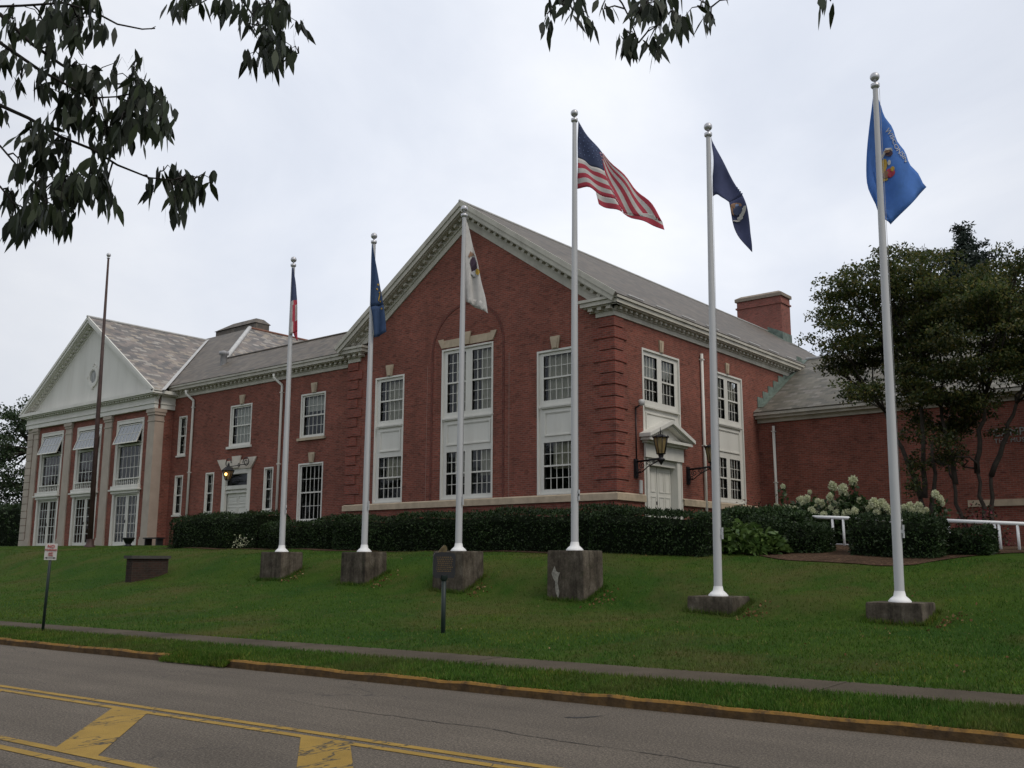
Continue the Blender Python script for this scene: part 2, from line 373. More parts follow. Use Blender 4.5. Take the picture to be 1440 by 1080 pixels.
def raw_mesh(name, V, faces_n, k, mats, parent=None, smooth=False):
    """V (n*k,3) array of n separate k-gons"""
    off = np.array(ORG.get(parent.name, (0, 0, 0)) if parent else (0, 0, 0), float)
    me = bpy.data.meshes.new(name); nv = len(V)
    me.vertices.add(nv); me.vertices.foreach_set('co', (V-off).astype(np.float32).ravel())
    me.loops.add(nv); me.loops.foreach_set('vertex_index', np.arange(nv, dtype=np.int32))
    me.polygons.add(faces_n); me.polygons.foreach_set('loop_start', np.arange(0, nv, k, dtype=np.int32))
    me.polygons.foreach_set('loop_total', np.full(faces_n, k, dtype=np.int32))
    for a in mats: me.materials.append(a)
    me.update(calc_edges=True); me.validate()
    o = bpy.data.objects.new(name, me); COL.objects.link(o)
    if parent: o.parent = parent
    ORG[o.name] = off
    return o
def unit(a): return a/(np.linalg.norm(a, axis=-1, keepdims=True)+1e-9)
def leaves(P, length, width, droop=0., spread=1., shape=4, updir=None):
    """leaf polygons around points P. droop>0 hangs the tips"""
    n = len(P); d = rng.normal(size=(n, 3))*spread
    if updir is not None: d = d+updir
    d[:, 2] -= droop; d = unit(d)
    s = unit(np.cross(d, rng.normal(size=(n, 3)))); nn = np.cross(d, s)
    L = (length*rng.uniform(.7, 1.25, n))[:, None]; W = (width*rng.uniform(.75, 1.2, n))[:, None]
    if shape == 4:
        q = [P, P+d*L*.45+s*W*.5+nn*L*.06, P+d*L, P+d*L*.45-s*W*.5+nn*L*.06]
    elif shape == 3: q = [P-s*W*.5, P+s*W*.5, P+d*L]
    else:
        bend = np.array([0, 0, -1.])*L*.12
        q = [P, P+d*L*.18+s*W*.30, P+d*L*.45+s*W*.5, P+d*L*.75+s*W*.30+bend*.4, P+d*L+bend, P+d*L*.75-s*W*.30+bend*.4, P+d*L*.45-s*W*.5, P+d*L*.18-s*W*.30]
    return np.stack(q, 1).reshape(-1, 3), n, len(q)

# ------------------------------------------------------------------ world and sun
SUN_EL, SUN_AZ = 52, 70          # azimuth from +X towards -Y is negative
w = bpy.data.worlds.new('World'); scene.world = w; w.use_nodes = True
nt = w.node_tree; nt.nodes.clear()
def wn(ty, **kw):
    nd = nt.nodes.new(ty)
    for k, v in kw.items(): setattr(nd, k, v)
    return nd
wo = wn('ShaderNodeOutputWorld'); bg = wn('ShaderNodeBackground'); bg.inputs['Strength'].default_value = .1
sky = wn('ShaderNodeTexSky', sky_type='NISHITA', sun_disc=False, sun_elevation=R(SUN_EL), sun_rotation=R(93), air_density=1.0, dust_density=2.0, ozone_density=1.0)
tc = wn('ShaderNodeTexCoord'); mp = wn('ShaderNodeMapping'); mp.inputs['Scale'].default_value = (1, 1, 1.7)
mp.inputs['Rotation'].default_value = (0, 0, R(35))
nt.links.new(tc.outputs['Generated'], mp.inputs['Vector'])
nz = wn('ShaderNodeTexNoise'); nz.inputs['Scale'].default_value = 2.3; nz.inputs['Detail'].default_value = 7; nz.inputs['Roughness'].default_value = .52; nz.inputs['Distortion'].default_value = .35
nt.links.new(mp.outputs[0], nz.inputs['Vector'])
cr = wn('ShaderNodeValToRGB'); nt.links.new(nz.outputs['Fac'], cr.inputs['Fac'])
CL = [(.28, (5.2, 5.55, 6.3)), (.44, (6.0, 6.3, 6.95)), (.60, (6.9, 7.1, 7.55)), (.76, (7.9, 8.0, 8.3))]
while len(cr.color_ramp.elements) < 4: cr.color_ramp.elements.new(.5)
for e, (p, c) in zip(cr.color_ramp.elements, CL): e.position = p; e.color = (*[x/10 for x in c], 1)
sc_ = wn('ShaderNodeMix', data_type='RGBA', blend_type='MULTIPLY'); sc_.inputs[0].default_value = 1
nt.links.new(cr.outputs[0], sc_.inputs[6]); sc_.inputs[7].default_value = (10, 10, 10, 1)
mx = wn('ShaderNodeMix', data_type='RGBA'); mx.inputs[0].default_value = .93
nt.links.new(sky.outputs[0], mx.inputs[6]); nt.links.new(sc_.outputs[2], mx.inputs[7])
gd = unit_ = ray(800, 90)/np.linalg.norm(ray(800, 90))
dt = wn('ShaderNodeVectorMath', operation='DOT_PRODUCT'); dt.inputs[1].default_value = tuple(gd); nt.links.new(tc.outputs['Generated'], dt.inputs[0])
gr = wn('ShaderNodeMapRange'); gr.interpolation_type = 'SMOOTHSTEP'; gr.inputs['From Min'].default_value = .80; gr.inputs['From Max'].default_value = 1.0; gr.inputs['To Min'].default_value = 1.0; gr.inputs['To Max'].default_value = 1.25
nt.links.new(dt.outputs['Value'], gr.inputs['Value'])
gm = wn('ShaderNodeVectorMath', operation='SCALE'); nt.links.new(mx.outputs[2], gm.inputs[0]); nt.links.new(gr.outputs[0], gm.inputs['Scale'])
nt.links.new(gm.outputs[0], bg.inputs['Color']); nt.links.new(bg.outputs[0], wo.inputs['Surface'])
sl = bpy.data.lights.new('sun', 'SUN'); sl.energy = 1.15; sl.angle = R(22); sl.color = (1, .92, .80)
so = bpy.data.objects.new('sun', sl); COL.objects.link(so)
sdir = Vector((math.cos(R(SUN_EL))*.995, -math.cos(R(SUN_EL))*.06, math.sin(R(SUN_EL))))
so.rotation_euler = sdir.to_track_quat('Z', 'Y').to_euler()
scene.view_settings.view_transform = 'Standard'; scene.view_settings.look = 'None'
scene.view_settings.exposure = .17; scene.view_settings.gamma = 1; scene.view_settings.use_curve_mapping = False

# ------------------------------------------------------------------ terrain, road
RS = .062
def kerb_y(x): return -18.88+RS*x
def walk_n(x): return -17.78+.064*x
def walk_f(x): return -16.86+.072*x
GX = [-60, -45, -28, -14, -6.6, -3, .6, 4.2, 7.8, 11.5, 40]
GY = [-13., -9.45, -8.55, -7.2, -5., -2., 0.]
GZ = [[.55, 1.15, 1.6, 2.0, 2.25, 2.35, 2.35], [.55, 1.15, 1.6, 2.0, 2.25, 2.35, 2.35], [.52, 1.1, 1.5, 1.9, 2.12, 2.28, 2.3], [.5, .95, 1.4, 1.8, 2.0, 2.15, 2.2],
      [.46, .98, 1.40, 1.72, 1.88, 2.1, 2.2], [.42, .86, 1.33, 1.68, 1.85, 2.1, 2.2], [.42, .78, 1.30, 1.66, 1.82, 2.1, 2.2], [.38, .63, 1.18, 1.54, 1.78, 2.05, 2.15],
      [.34, .52, .84, 1.15, 1.55, 1.95, 2.1], [.32, .46, .74, 1.02, 1.40, 1.82, 2.0], [.32, .46, .72, 1.0, 1.40, 1.82, 2.0]]
GZ = np.array(GZ)
def _interp_rows(x):
    return np.array([np.interp(x, GX, GZ[:, j]) for j in range(len(GY))])
def ground_exact(x, y):
    col = _interp_rows(x); yf = walk_f(x)
    return float(np.interp(y, [yf]+GY+[1., 60.], np.concatenate([[.2], col, [col[-1], col[-1]]])))
gx = np.arange(-75, 40.01, .6); NT = 110
def row_y(x):
    yf = walk_f(x); return np.concatenate([np.linspace(yf, -4., 84), np.linspace(-3.6, 3, 18), np.linspace(5, 75, 8)])
H = np.array([[ground_exact(x, y) for y in row_y(x)] for x in gx])
for _ in range(10):                    # soften the bank
    H[:, 1:-1] = (H[:, :-2]+2*H[:, 1:-1]+H[:, 2:])/4
for _ in range(3): H[1:-1] = (H[:-2]+2*H[1:-1]+H[2:])/4
bumps = np.array([[.018*math.sin(x*1.9+y*.7)+.014*math.sin(y*2.7-x*.8)+.01*math.sin(x*4.1)*math.sin(y*3.7) for y in row_y(x)] for x in gx])
bumps[:, 0] *= 0; H += bumps
def ground(x, y):
    i = min(max((x-gx[0])/.6, 0), len(gx)-1.001); k = int(i); t = i-k
    return float((1-t)*np.interp(y, row_y(gx[k]), H[k])+t*np.interp(y, row_y(gx[k+1]), H[k+1]))
def sheet(name, xs, yfun, zfun, n, mat_, kind='structure'):
    b = MB(); vs = []
    for x in xs:
        for y in yfun(x, n): vs.append((x, y, zfun(x, y)))
    ny = len(yfun(xs[0], n))
    b.add(vs, [(i*ny+j, (i+1)*ny+j, (i+1)*ny+j+1, i*ny+j+1) for i in range(len(xs)-1) for j in range(ny-1)], 0, True)
    return tag(b.build(name, mat_, None, uv=False), kind=kind)
b = MB(); vs = [(x, y, H[i, j]) for i, x in enumerate(gx) for j, y in enumerate(row_y(x))]
b.add(vs, [(i*NT+j, (i+1)*NT+j, (i+1)*NT+j+1, i*NT+j+1) for i in range(len(gx)-1) for j in range(NT-1)], 0, True)
tag(b.build('lawn', m['lawn'], None, uv=False), kind='structure')
b = MB(); b.quad((-3000, -3000, -.25), (3000, -3000, -.25), (3000, 3000, -.25), (-3000, 3000, -.25)); tag(b.build('ground', m['lawn'], uv=False), kind='structure')
ROAD_W = 9.3
def strip(name, xs, y0, y1, z0, z1, mat_, n=2):
    return sheet(name, xs, lambda x, k: np.linspace(y0(x), y1(x), k), lambda x, y: z0+(z1-z0)*((y-y0(x))/(y1(x)-y0(x))), n, mat_)
xs = np.arange(-120, 81, 2.0)
strip('road', xs, lambda x: kerb_y(x)-ROAD_W, kerb_y, 0., 0., m['asphalt'])
xs2 = np.arange(-75, 40.01, .6)
strip('sidewalk', xs2, walk_n, walk_f, .19, .205, m['walk'], 4)
strip('verge', xs2, lambda x: kerb_y(x)+.13, walk_n, .108, .188, m['lawn'], 5)
strip('far_verge', xs, lambda x: kerb_y(x)-ROAD_W-14, lambda x: kerb_y(x)-ROAD_W-.13, .12, .12, m['lawn'], 5)
def kerb(name, xa, xb, ya=0., flip=False):
    b = MB(); n = max(2, int((xb-xa)/.35)); sgn = -1 if flip else 1
    prev = None
    for i in range(n+1):
        x = xa+(xb-xa)*i/n; y = kerb_y(x)+ya; j = random.uniform(-.012, .012); h = .112+random.uniform(-.012, .01)
        sec = [(x, y+j, -.02), (x, y+j+sgn*.012, h-.025), (x, y+j+sgn*.04, h), (x, y+sgn*.16, h-.005), (x, y+sgn*.16, -.02)]
        if prev is not None:
            b.add(prev+sec, [((k), 5+k, 5+(k+1) % 5, (k+1) % 5) for k in range(5)] if not flip else [((k+1) % 5, 5+(k+1) % 5, 5+k, k) for k in range(5)], 0)
        prev = sec
    return tag(b.build(name, m['kerb'], uv=False), kind='structure')
kerb('kerb', -75, 3.6); kerb('kerb', 5.0, 40); kerb('kerb', -75, 40, -ROAD_W, True)
# yellow markings: two double lines and slanted bars between them
def along(off, x): return kerb_y(x)-off*1.0019
for k, off in enumerate((3.10, 3.30, 4.98, 5.21)):
    strip('road_marking', np.arange(-75, 40, 1.), lambda x: along(off+.105, x), lambda x: along(off, x), .005, .005, m['paint'])
b = MB()
for k in range(-12, 9):
    x0 = 7.62+2.98*k; wd = .63
    ya, yb = along(3.42, x0), along(4.965, x0); dx = 1.74
    b.add([(x0, along(3.405, x0), .005), (x0+wd, along(3.405, x0+wd), .005), (x0+wd+dx, along(4.98, x0+wd+dx), .005), (x0+dx, along(4.98, x0+dx), .005)], [(0, 3, 2, 1)])
tag(b.build('road_marking', m['paint'], uv=False), kind='structure')
# dark tyre scuff
m['scuff'] = plain('tyre_scuff', (.035, .033, .031), .8, .3, 30)
b = MB(); pts = [on_plane(x, y, (0, 0, 0), (0, 0, 1)) for x, y in ((795, 1009), (815, 1009.5), (838, 1008), (857, 1005))]
for i in range(3):
    a, c = pts[i], pts[i+1]; wv = np.array([.0, .05, 0])*(.5, 1, .9, .3)[i]; wv2 = np.array([0, .05, 0])*(.5, 1, .9, .3)[i+1]
    b.add([a-wv+[0, 0, .004], c-wv2+[0, 0, .004], c+wv2+[0, 0, .004], a+wv+[0, 0, .004]], [(0, 1, 2, 3)])
tag(b.build('road_marking', m['scuff'], uv=False), kind='structure')
b = MB(); cp = [on_plane(x, y, (0, 0, 0), (0, 0, 1)) for x, y in ((330, 975), (400, 983), (455, 994), (520, 1003), (560, 1008), (620, 1017), (680, 1023), (735, 1034), (800, 1044), (900, 1058), (1040, 1080))]
for i in range(len(cp)-1):
    for k in range(4):
        a = cp[i]+(cp[i+1]-cp[i])*k/4+(0, random.uniform(-.03, .03) if k else 0, .004); c = cp[i]+(cp[i+1]-cp[i])*(k+1)/4+(0, 0, .004); wv = np.array((0, random.uniform(.003, .011)*min(1, (i+1)/4), 0))
        b.add([a-wv, c-wv, c+wv, a+wv], [(0, 1, 2, 3)])
m['crack'] = plain('road_crack', (.05, .043, .036), .9, .4, 9)
tag(b.build('road_crack', m['crack'], uv=False), kind='structure')
# sidewalk joints
m['joint'] = plain('mossy_joint', (.075, .062, .042), .95, .3, 20)
b = MB()
for x in np.arange(-74, 39, 1.25):
    if random.random() < .6: b.add([(x, walk_n(x), .196), (x+.03, walk_n(x), .196), (x+.03, walk_f(x), .211), (x, walk_f(x), .211)], [(0, 1, 2, 3)])
tag(b.build('sidewalk_joint', m['joint'], uv=False), kind='structure')
# mulch bed
def mul_y(x): return 1.9*min(1., max(0., (x-10.8)/1.6))
def in_mulch(x, y): return (5.6 < x < 20) and (-3.55+mul_y(x)+.05*math.sin(x*3)-1.0*math.sin(min(1, (x-5.6)/7)*math.pi)-.1 < y < 9) or (-20 < x < 5.6 and y > -4.9)
sheet('mulch_bed', np.arange(5.6, 20.1, .25), lambda x, n: np.linspace(-3.55+mul_y(x)+.05*math.sin(x*3)-1.0*math.sin(min(1, (x-5.6)/7)*math.pi), 10.9, n), lambda x, y: ground(x, y)+.02, 50, m['mulch'])
sheet('mulch_bed', np.arange(-20, 5.61, .5), lambda x, n: np.linspace(-4.9, -.05, n), lambda x, y: ground(x, y)+.02, 14, m['mulch'])
# grass blades
def blades(n, fx, fy, fz, hgt, wid):
    X = fx(n); Y = fy(X); keep = np.array([not in_mulch(x, y) for x, y in zip(X, Y)]); X, Y = X[keep], Y[keep]
    Z = fz(X, Y); P = np.stack([X, Y, Z-.005], 1)
    return leaves(P, hgt, wid, -1.3, .55, 3)
def gvec(X, Y): return np.array([ground(x, y) for x, y in zip(X, Y)])
A1 = blades(62000, lambda n: 16-30*rng.random(n)**1.5, lambda X: kerb_y(X)+.07+(walk_n(X)-kerb_y(X)-.0)*rng.random(len(X)), lambda X, Y: .108+.08*(Y-kerb_y(X)-.13)/1.0, .062, .012)
A2 = blades(170000, lambda n: 16.5-52*rng.random(n)**1.6, lambda X: walk_f(X)-.05+(-3.2-walk_f(X))*rng.random(len(X))**1.15, gvec, .052, .017)
A3 = blades(4000, lambda n: 3.5+1.6*rng.random(n), lambda X: kerb_y(X)-.12+.4*rng.random(len(X)), lambda X, Y: np.full(len(X), .02)+np.clip((Y-kerb_y(X)+.1)*.4, 0, .12), .075, .014)
GV = np.concatenate([A1[0], A2[0], A3[0]]); go = raw_mesh('grass', GV, len(GV)//3, 3, [m['blade']]); tag(go, kind='stuff')

# ------------------------------------------------------------------ building
BLD = empty('brick_building', (-7, 6, 2.1), 'long red brick building with white trim, slate roofs and a pillared gable front', 'building')
G = Fr((0, 0, 0), (1, 0, 0), (0, -1, 0))            # gable front
E_ = Fr((0, 0, 0), (0, 1, 0), (1, 0, 0))            # right side wall
W_ = Fr((0, .61, 0), (1, 0, 0), (0, -1, 0))         # left wing front
T_ = Fr((0, -.4, 0), (1, 0, 0), (0, -1, 0))         # pillared front
X_ = Fr((0, 11.2, 0), (1, 0, 0), (0, -1, 0))        # right wing front
XL, XR, YB = -13.62, 0., 30.
ZG, ZB, ZF = 1.6, 3.9, 10.0
def wall_holes(b, fr, u0, u1, w0, w1, holes, dep=.16):
    us = sorted({u0, u1, *[h[0] for h in holes], *[h[1] for h in holes]}); ws = sorted({w0, w1, *[h[2] for h in holes], *[h[3] for h in holes]})
    us = [u for u in us if u0 <= u <= u1]; ws = [v for v in ws if w0 <= v <= w1]
    for i in range(len(us)-1):
        for j in range(len(ws)-1):
            uc, wc = (us[i]+us[i+1])/2, (ws[j]+ws[j+1])/2
            if any(h[0] < uc < h[1] and h[2] < wc < h[3] for h in holes): continue
            b.frect(fr, us[i], us[i+1], ws[j], ws[j+1], 0)
    for h in holes:
        a, c, d, e = h
        for q in (((a, d), (a, e)), ((c, e), (c, d)), ((a, e), (c, e)), ((c, d), (a, d))):
            (p1, p2), (p3, p4) = q
            b.quad(fr.p(p1, p2, 0), fr.p(p3, p4, 0), fr.p(p3, p4, -dep), fr.p(p1, p2, -dep))
def wall(fr, u0, u1, w0, w1, holes, mat_, extra=None, label=None):
    b = MB(); wall_holes(b, fr, u0, u1, w0, w1, holes)
    if extra: extra(b)
    o = b.build('wall', mat_, BLD)
    if label: o['label'] = label
    return o
def drape(fr, u0, u1, w0, w1, d, mat_, parent, folds=None, name='curtain'):
    b = MB(); n = max(8, int((u1-u0)*26)); pts = []
    for i in range(n+1):
        u = u0+(u1-u0)*i/n; k = d+(.022*math.sin(u*34+.6*math.sin(u*9)) if folds else 0)
        pts += [fr.p(u, w0, k), fr.p(u, w1, k)]
    b.add(pts, [(2*i, 2*i+2, 2*i+3, 2*i+1) for i in range(n)], 0, True); return b.build(name, mat_, parent, uv=False)
def window(fr, u0, u1, w0, w1, cols, rows, rail=None, depth=-.10, sill=True, cur=None, muntin=.021, name='window'):
    """one double-hung sash in the glass opening u0..u1, w0..w1; rows per sash"""
    f = MB(); st = .055
    up, lo = [], []
    mid = rail if rail is not None else (w0+w1)/2
    f.ring(fr, u0-st, u1+st, w0-.07, w1+st, st, depth-.06, depth+.03, 0, tb=.07)
    f.fbox(fr, u0, u1, mid-.03, mid+.03, depth-.05, depth+.035)
    for i in range(1, cols):
        u = u0+(u1-u0)*i/cols; f.fbox(fr, u-muntin/2, u+muntin/2, mid+.03, w1, depth-.02, depth+.012); f.fbox(fr, u-muntin/2, u+muntin/2, w0, mid-.03, depth-.045, depth-.012)
    for k in range(1, rows):
        a = mid+.03+(w1-mid-.03)*k/rows; c = w0+(mid-.03-w0)*k/rows
        f.fbox(fr, u0, u1, a-muntin/2, a+muntin/2, depth-.019, depth+.011); f.fbox(fr, u0, u1, c-muntin/2, c+muntin/2, depth-.044, depth-.013)
    o = f.build(name, m['white'], BLD)
    g = MB(); g.frect(fr, u0, u1, mid, w1, depth-.005); g.frect(fr, u0, u1, w0, mid, depth-.03)
    g.build('pane', m['glass'], o, uv=False)
    if cur:
        for (a, c, d, e, kind) in cur:
            drape(fr, u0+(u1-u0)*a, u0+(u1-u0)*c, w0+(w1-w0)*d, w0+(w1-w0)*e, depth-.14-(.03 if kind == 'c' else 0), m['curtain'] if kind == 'c' else m['shade'], o, kind == 'c')
    return o
FULL = [(0.02, .98, 0, 1, 'c')]
def part(b, name, mat_, label=None, uv=True):
    o = b.build(name, mat_, BLD, uv)
    if label: o['label'] = label
    return o

# --- gable front -------------------------------------------------------------
strips = [(-11.94, -10.23), (-8.13, -5.46), (-3.36, -1.66)]; tops = [9.14, 9.85, 9.14]
holesG = [(a, c, ZB, t) for (a, c), t in zip(strips, tops)]
APX, APZ, SL = -6.81, 15.60, .687
def gable_tri(b):
    zt = lambda x: APZ-.35-SL*abs(x-APX)
    b.poly([G.p(XL, ZF), G.p(XR, ZF), G.p(XR, zt(XR)), G.p(APX, APZ-.35), G.p(XL, zt(XL))])
wall(G, XL, XR, ZG-.5, ZF, holesG, m['brick'], gable_tri, 'gable front brick wall')
def casing(fr, u0, u1, w0, w1, glass, name='window_casing', label=None):
    """painted board filling a strip, with openings for the sashes"""
    b = MB(); wall_holes(b, fr_shift(fr, -.05), u0, u1, w0, w1, glass, .12)
    b.ring(fr, u0, u1, w0, w1, .07, -.05, .018, 0, tb=.05)
    return part(b, name, m['white'])
def fr_shift(fr, d): return Fr(fr.o+fr.n*d, fr.u, fr.n, fr.w)
def spandrel(fr, u0, u1, w0, w1):
    b = MB(); b.ring(fr, u0, u1, w0, w1, .045, -.05, -.012); b.ring(fr, u0+.045, u1-.045, w0+.045, w1-.045, .03, -.05, -.03)
    b.fbox(fr, u0-.16, u1+.16, w1+.16, w1+.215, -.05, .05); b.fbox(fr, u0-.12, u1+.12, w1+.12, w1+.16, -.05, .025)
    part(b, 'spandrel_panel', m['white'])
for k, ((a, c), t) in enumerate(zip(strips, tops)):
    if k == 1:
        gl = [(-7.87, -6.90), (-6.57, -5.60)]
        gg = [(x, y, 7.30, 9.65) for x, y in gl]+[(x, y, 4.09, 5.74) for x, y in gl]
        casing(G, a, c, ZB, t, gg)
        for x, y in gl:
            window(G, x, y, 7.30, 9.65, 4, 3, cur=[(.30, .98, 0, 1, 'c')]); window(G, x, y, 4.09, 5.74, 4, 2, cur=[(.28, .98, .42, 1, 'c')])
        spandrel(G, -7.87, -5.60, 6.0, 6.86)
    else:
        gg = [(a+.26, c-.13, 7.30, 8.95), (a+.26, c-.13, 4.10, 5.77)]
        casing(G, a, c, ZB, t, gg)
        window(G, *gg[0], 5, 2, cur=[(.04, .98, 0, 1, 'c')] if k == 2 else [(.2, .98, 0, 1, 'c')])
        window(G, *gg[1], 5, 2, cur=[(.2, .98, .44, 1, 'c')])
        spandrel(G, a+.30, c-.2, 6.0, 6.88)
# stone belt
b = MB(); b.fbox(G, XL-.10, XR+.10, ZB-.27, ZB-.05, 0., .09)
b.add([G.p(XL-.10, ZB-.05, .09), G.p(XR+.10, ZB-.05, .09), G.p(XR+.02, ZB, .0), G.p(XL-.02, ZB, .0)], [(0, 1, 2, 3)])
for (y0, y1) in ((-.003, 1.78), (4.48, 11.1)):
    b.fbox(E_, y0, y1, ZB-.27, ZB-.05, 0., .088); b.add([E_.p(y0-.09, ZB-.05, .088), E_.p(y1, ZB-.05, .088), E_.p(y1, ZB, 0), E_.p(y0, ZB, 0)], [(0, 1, 2, 3)])
part(b, 'stone_belt', m['stone'])
# flat arch over the middle window, keystones
b = MB()
b.fprism(G, [(-8.13, 9.90), (-5.46, 9.90), (-5.30, 10.21), (-8.29, 10.21)], 0, .035)
b.fprism(G, [(-8.13, 9.905), (-7.93, 9.905), (-8.03, 10.27), (-8.33, 10.27)], .03, .055); b.fprism(G, [(-5.66, 9.905), (-5.46, 9.905), (-5.26, 10.27), (-5.56, 10.27)], .03, .055)
b.fprism(G, [(-6.93, 9.905), (-6.66, 9.905), (-6.57, 10.40), (-7.02, 10.40)], .03, .08)
part(b, 'stone_lintel', m['stone'])
def keystone(fr, u, w0, h=.46, a=.135, c=.21):
    b = MB(); b.fprism(fr, [(u-a, w0), (u+a, w0), (u+c, w0+h-.06), (u+c, w0+h), (u-c, w0+h), (u-c, w0+h-.06)], 0, .06); b.fprism(fr, [(u-a+.05, w0+.02), (u+a-.05, w0+.02), (u+c-.08, w0+h-.08), (u-c+.08, w0+h-.08)], .05, .085)
    part(b, 'keystone', m['stone'])
keystone(G, -11.09, 9.155); keystone(G, -2.51, 9.155)
# relieving arch: a recessed line, its shade put into darker brick
b = MB(); cx, cz, r0, r1 = -6.80, 9.72, 1.80, 1.90; nseg = 40
for i in range(nseg):
    a0, a1 = math.pi*i/nseg, math.pi*(i+1)/nseg
    b.fprism(G, [(cx+r0*math.cos(a0), cz+r0*math.sin(a0)), (cx+r1*math.cos(a0), cz+r1*math.sin(a0)), (cx+r1*math.cos(a1), cz+r1*math.sin(a1)), (cx+r0*math.cos(a1), cz+r0*math.sin(a1))], -.01, .02)
for s_ in (-1, 1): b.fbox(G, min(cx+s_*r0, cx+s_*r1), max(cx+s_*r0, cx+s_*r1), ZB, cz, -.01, .02)
part(b, 'brick_arch', m['brick_line'])
for s_ in (-1, 1):
    b = MB(); b.fbox(G, cx+s_*2.12-.010, cx+s_*2.12+.010, ZB+.0, 9.3, 0, .005); part(b, 'expansion_joint', m['joint2'])
# rake cornice of the gable
def rake(fr, apx, apz, half, sl, mt, name, depth=.5, scale=1., drop=None):
    b = MB(); th = math.atan(sl); Ls = half/math.cos(th)
    for sg in (1, -1):
        F = Fr(fr.p(apx, apz, 0), fr.u*math.cos(th)*sg-np.array([0, 0, 1.])*math.sin(th), fr.n, fr.u*math.sin(th)*sg+np.array([0, 0, 1.])*math.cos(th))
        e0 = math.tan(th)
        def piece(w0, w1, d0, d1):
            # mitred at the apex
            pts = [(-w0*0+(-w0)*-e0*0+ (w0*-1)*0, 0)]
            q = []
            for (u, w_) in ((w0*-0, w0), (Ls, w0), (Ls, w1), (0, w1)):
                q.append((u if u else -w_*0+(-w_)*0+(w_*(-e0))*-1*0, w_))
            ua, ub = -w0*e0*-1, -w1*e0*-1      # shorten where the piece lies below the top line
            ua, ub = -(w0*e0)*-1*-1, -(w1*e0)*-1*-1
            b.fprism(F, [(ua, w0), (Ls, w0), (Ls, w1), (ub, w1)], d0, d1)
        s = scale
        piece(-.13*s, -.01, -.02, depth+.05); piece(-.01, .05, depth-.03, depth+.05); piece(-.30*s, -.13*s, -.02, depth); piece(-.34*s, -.30*s, -.02, depth-.08)
        piece(-.54*s, -.34*s, -.02, .10); piece(-.76*s, -.54*s, -.02, .055)
        n = int((Ls-.5)/.34)
        for k in range(n):
            u = .45+k*.34; b.fbox(F, u, u+.15, -.455*s, -.34*s, .09, depth-.22)
    return part(b, name, mt)
rake(G, APX, APZ, 7.22, SL, m['trim'], 'rake_cornice')
# eaves cornice profile along any straight run
def cornice(b, fr, u0, u1, zt, over=.45, depth_lo=.10, gutter=True, step=.34, e0=0., e1=0.):
    b.fbox(fr, u0-e0*over, u1+e1*over, zt-.12, zt-.015, -.02, over); b.fbox(fr, u0-e0*(over-.06), u1+e1*(over-.06), zt-.27, zt-.12, -.02, over-.06)
    b.fbox(fr, u0-e0*(over-.14), u1+e1*(over-.14), zt-.31, zt-.27, -.02, over-.14)
    b.fbox(fr, u0-e0*.1, u1+e1*.1, zt-.45, zt-.31, -.02, .10); b.fbox(fr, u0-e0*.06, u1+e1*.06, zt-.62, zt-.45, -.02, .06)
    n = int((u1-u0)/step)
    for k in range(n+1):
        u = u0+.06+k*step
        if u+.19 < u1+.2: b.fbox(fr, u, u+.15, zt-.405, zt-.31, .09, over-.22)
ZE = 10.62
b = MB(); cornice(b, E_, 0, 16.0, ZE, e0=1); cornice(b, E_, 16.0, YB, ZE)
b.fbox(G, -1.22, XR+.447, ZE-.12, ZE-.017, -.02, .447); b.fbox(G, -1.16, XR+.385, ZE-.27, ZE-.122, -.02, .387); b.fbox(G, -1.08, XR+.30, ZE-.31, ZE-.272, -.02, .30)
b.fbox(G, -.95, XR+.095, ZE-.45, ZE-.312, -.02, .097); b.fbox(G, -.72, XR+.057, ZE-.62, ZE-.452, -.02, .057)
b.add([G.p(-1.22, ZE-.015, .447), G.p(.447, ZE-.015, .447), G.p(.1, ZE+.12, .0), G.p(-1.22, ZE+.12, .0)], [(0, 1, 2, 3)])
for k in range(3): b.fbox(G, -.9+k*.38, -.72+k*.38, ZE-.42, ZE-.312, .09, .28)
part(b, 'eaves_cornice', m['trim'])
b = MB()
b.fbox(G, XL-.447, XL+1.22, ZE-.12, ZE-.017, -.02, .447); b.fbox(G, XL-.385, XL+1.16, ZE-.27, ZE-.122, -.02, .387); b.fbox(G, XL-.30, XL+1.08, ZE-.31, ZE-.272, -.02, .30)
b.fbox(G, XL-.095, XL+.95, ZE-.45, ZE-.312, -.02, .097); b.fbox(G, XL-.057, XL+.72, ZE-.62, ZE-.452, -.02, .057)
b.add([G.p(XL-.447, ZE-.015, .447), G.p(XL+1.22, ZE-.015, .447), G.p(XL+1.22, ZE+.12, .0), G.p(XL-.1, ZE+.12, .0)], [(0, 1, 2, 3)])
for k in range(4): b.fbox(G, XL-.25+k*.36, XL-.08+k*.36, ZE-.42, ZE-.312, .09, .28)
part(b, 'cornice_return', m['trim'])
# brick quoins
for side in (0, 1):
    b = MB(); z = ZB+.03; k = 0
    while z < 9.85:
        L = .86 if k % 2 else .60; zt_ = min(z+.362, 9.97)
        if side == 0: b.fbox(G, XR-L, XR+.05, z, zt_, -.01, .05); b.fbox(E_, 0., L*.9, z, zt_, -.01, .049)
        else: b.fbox(G, XL-.05, XL+L, z, zt_, -.01, .05)
        z += .408; k += 1
    part(b, 'quoin', m['brick_trim'])
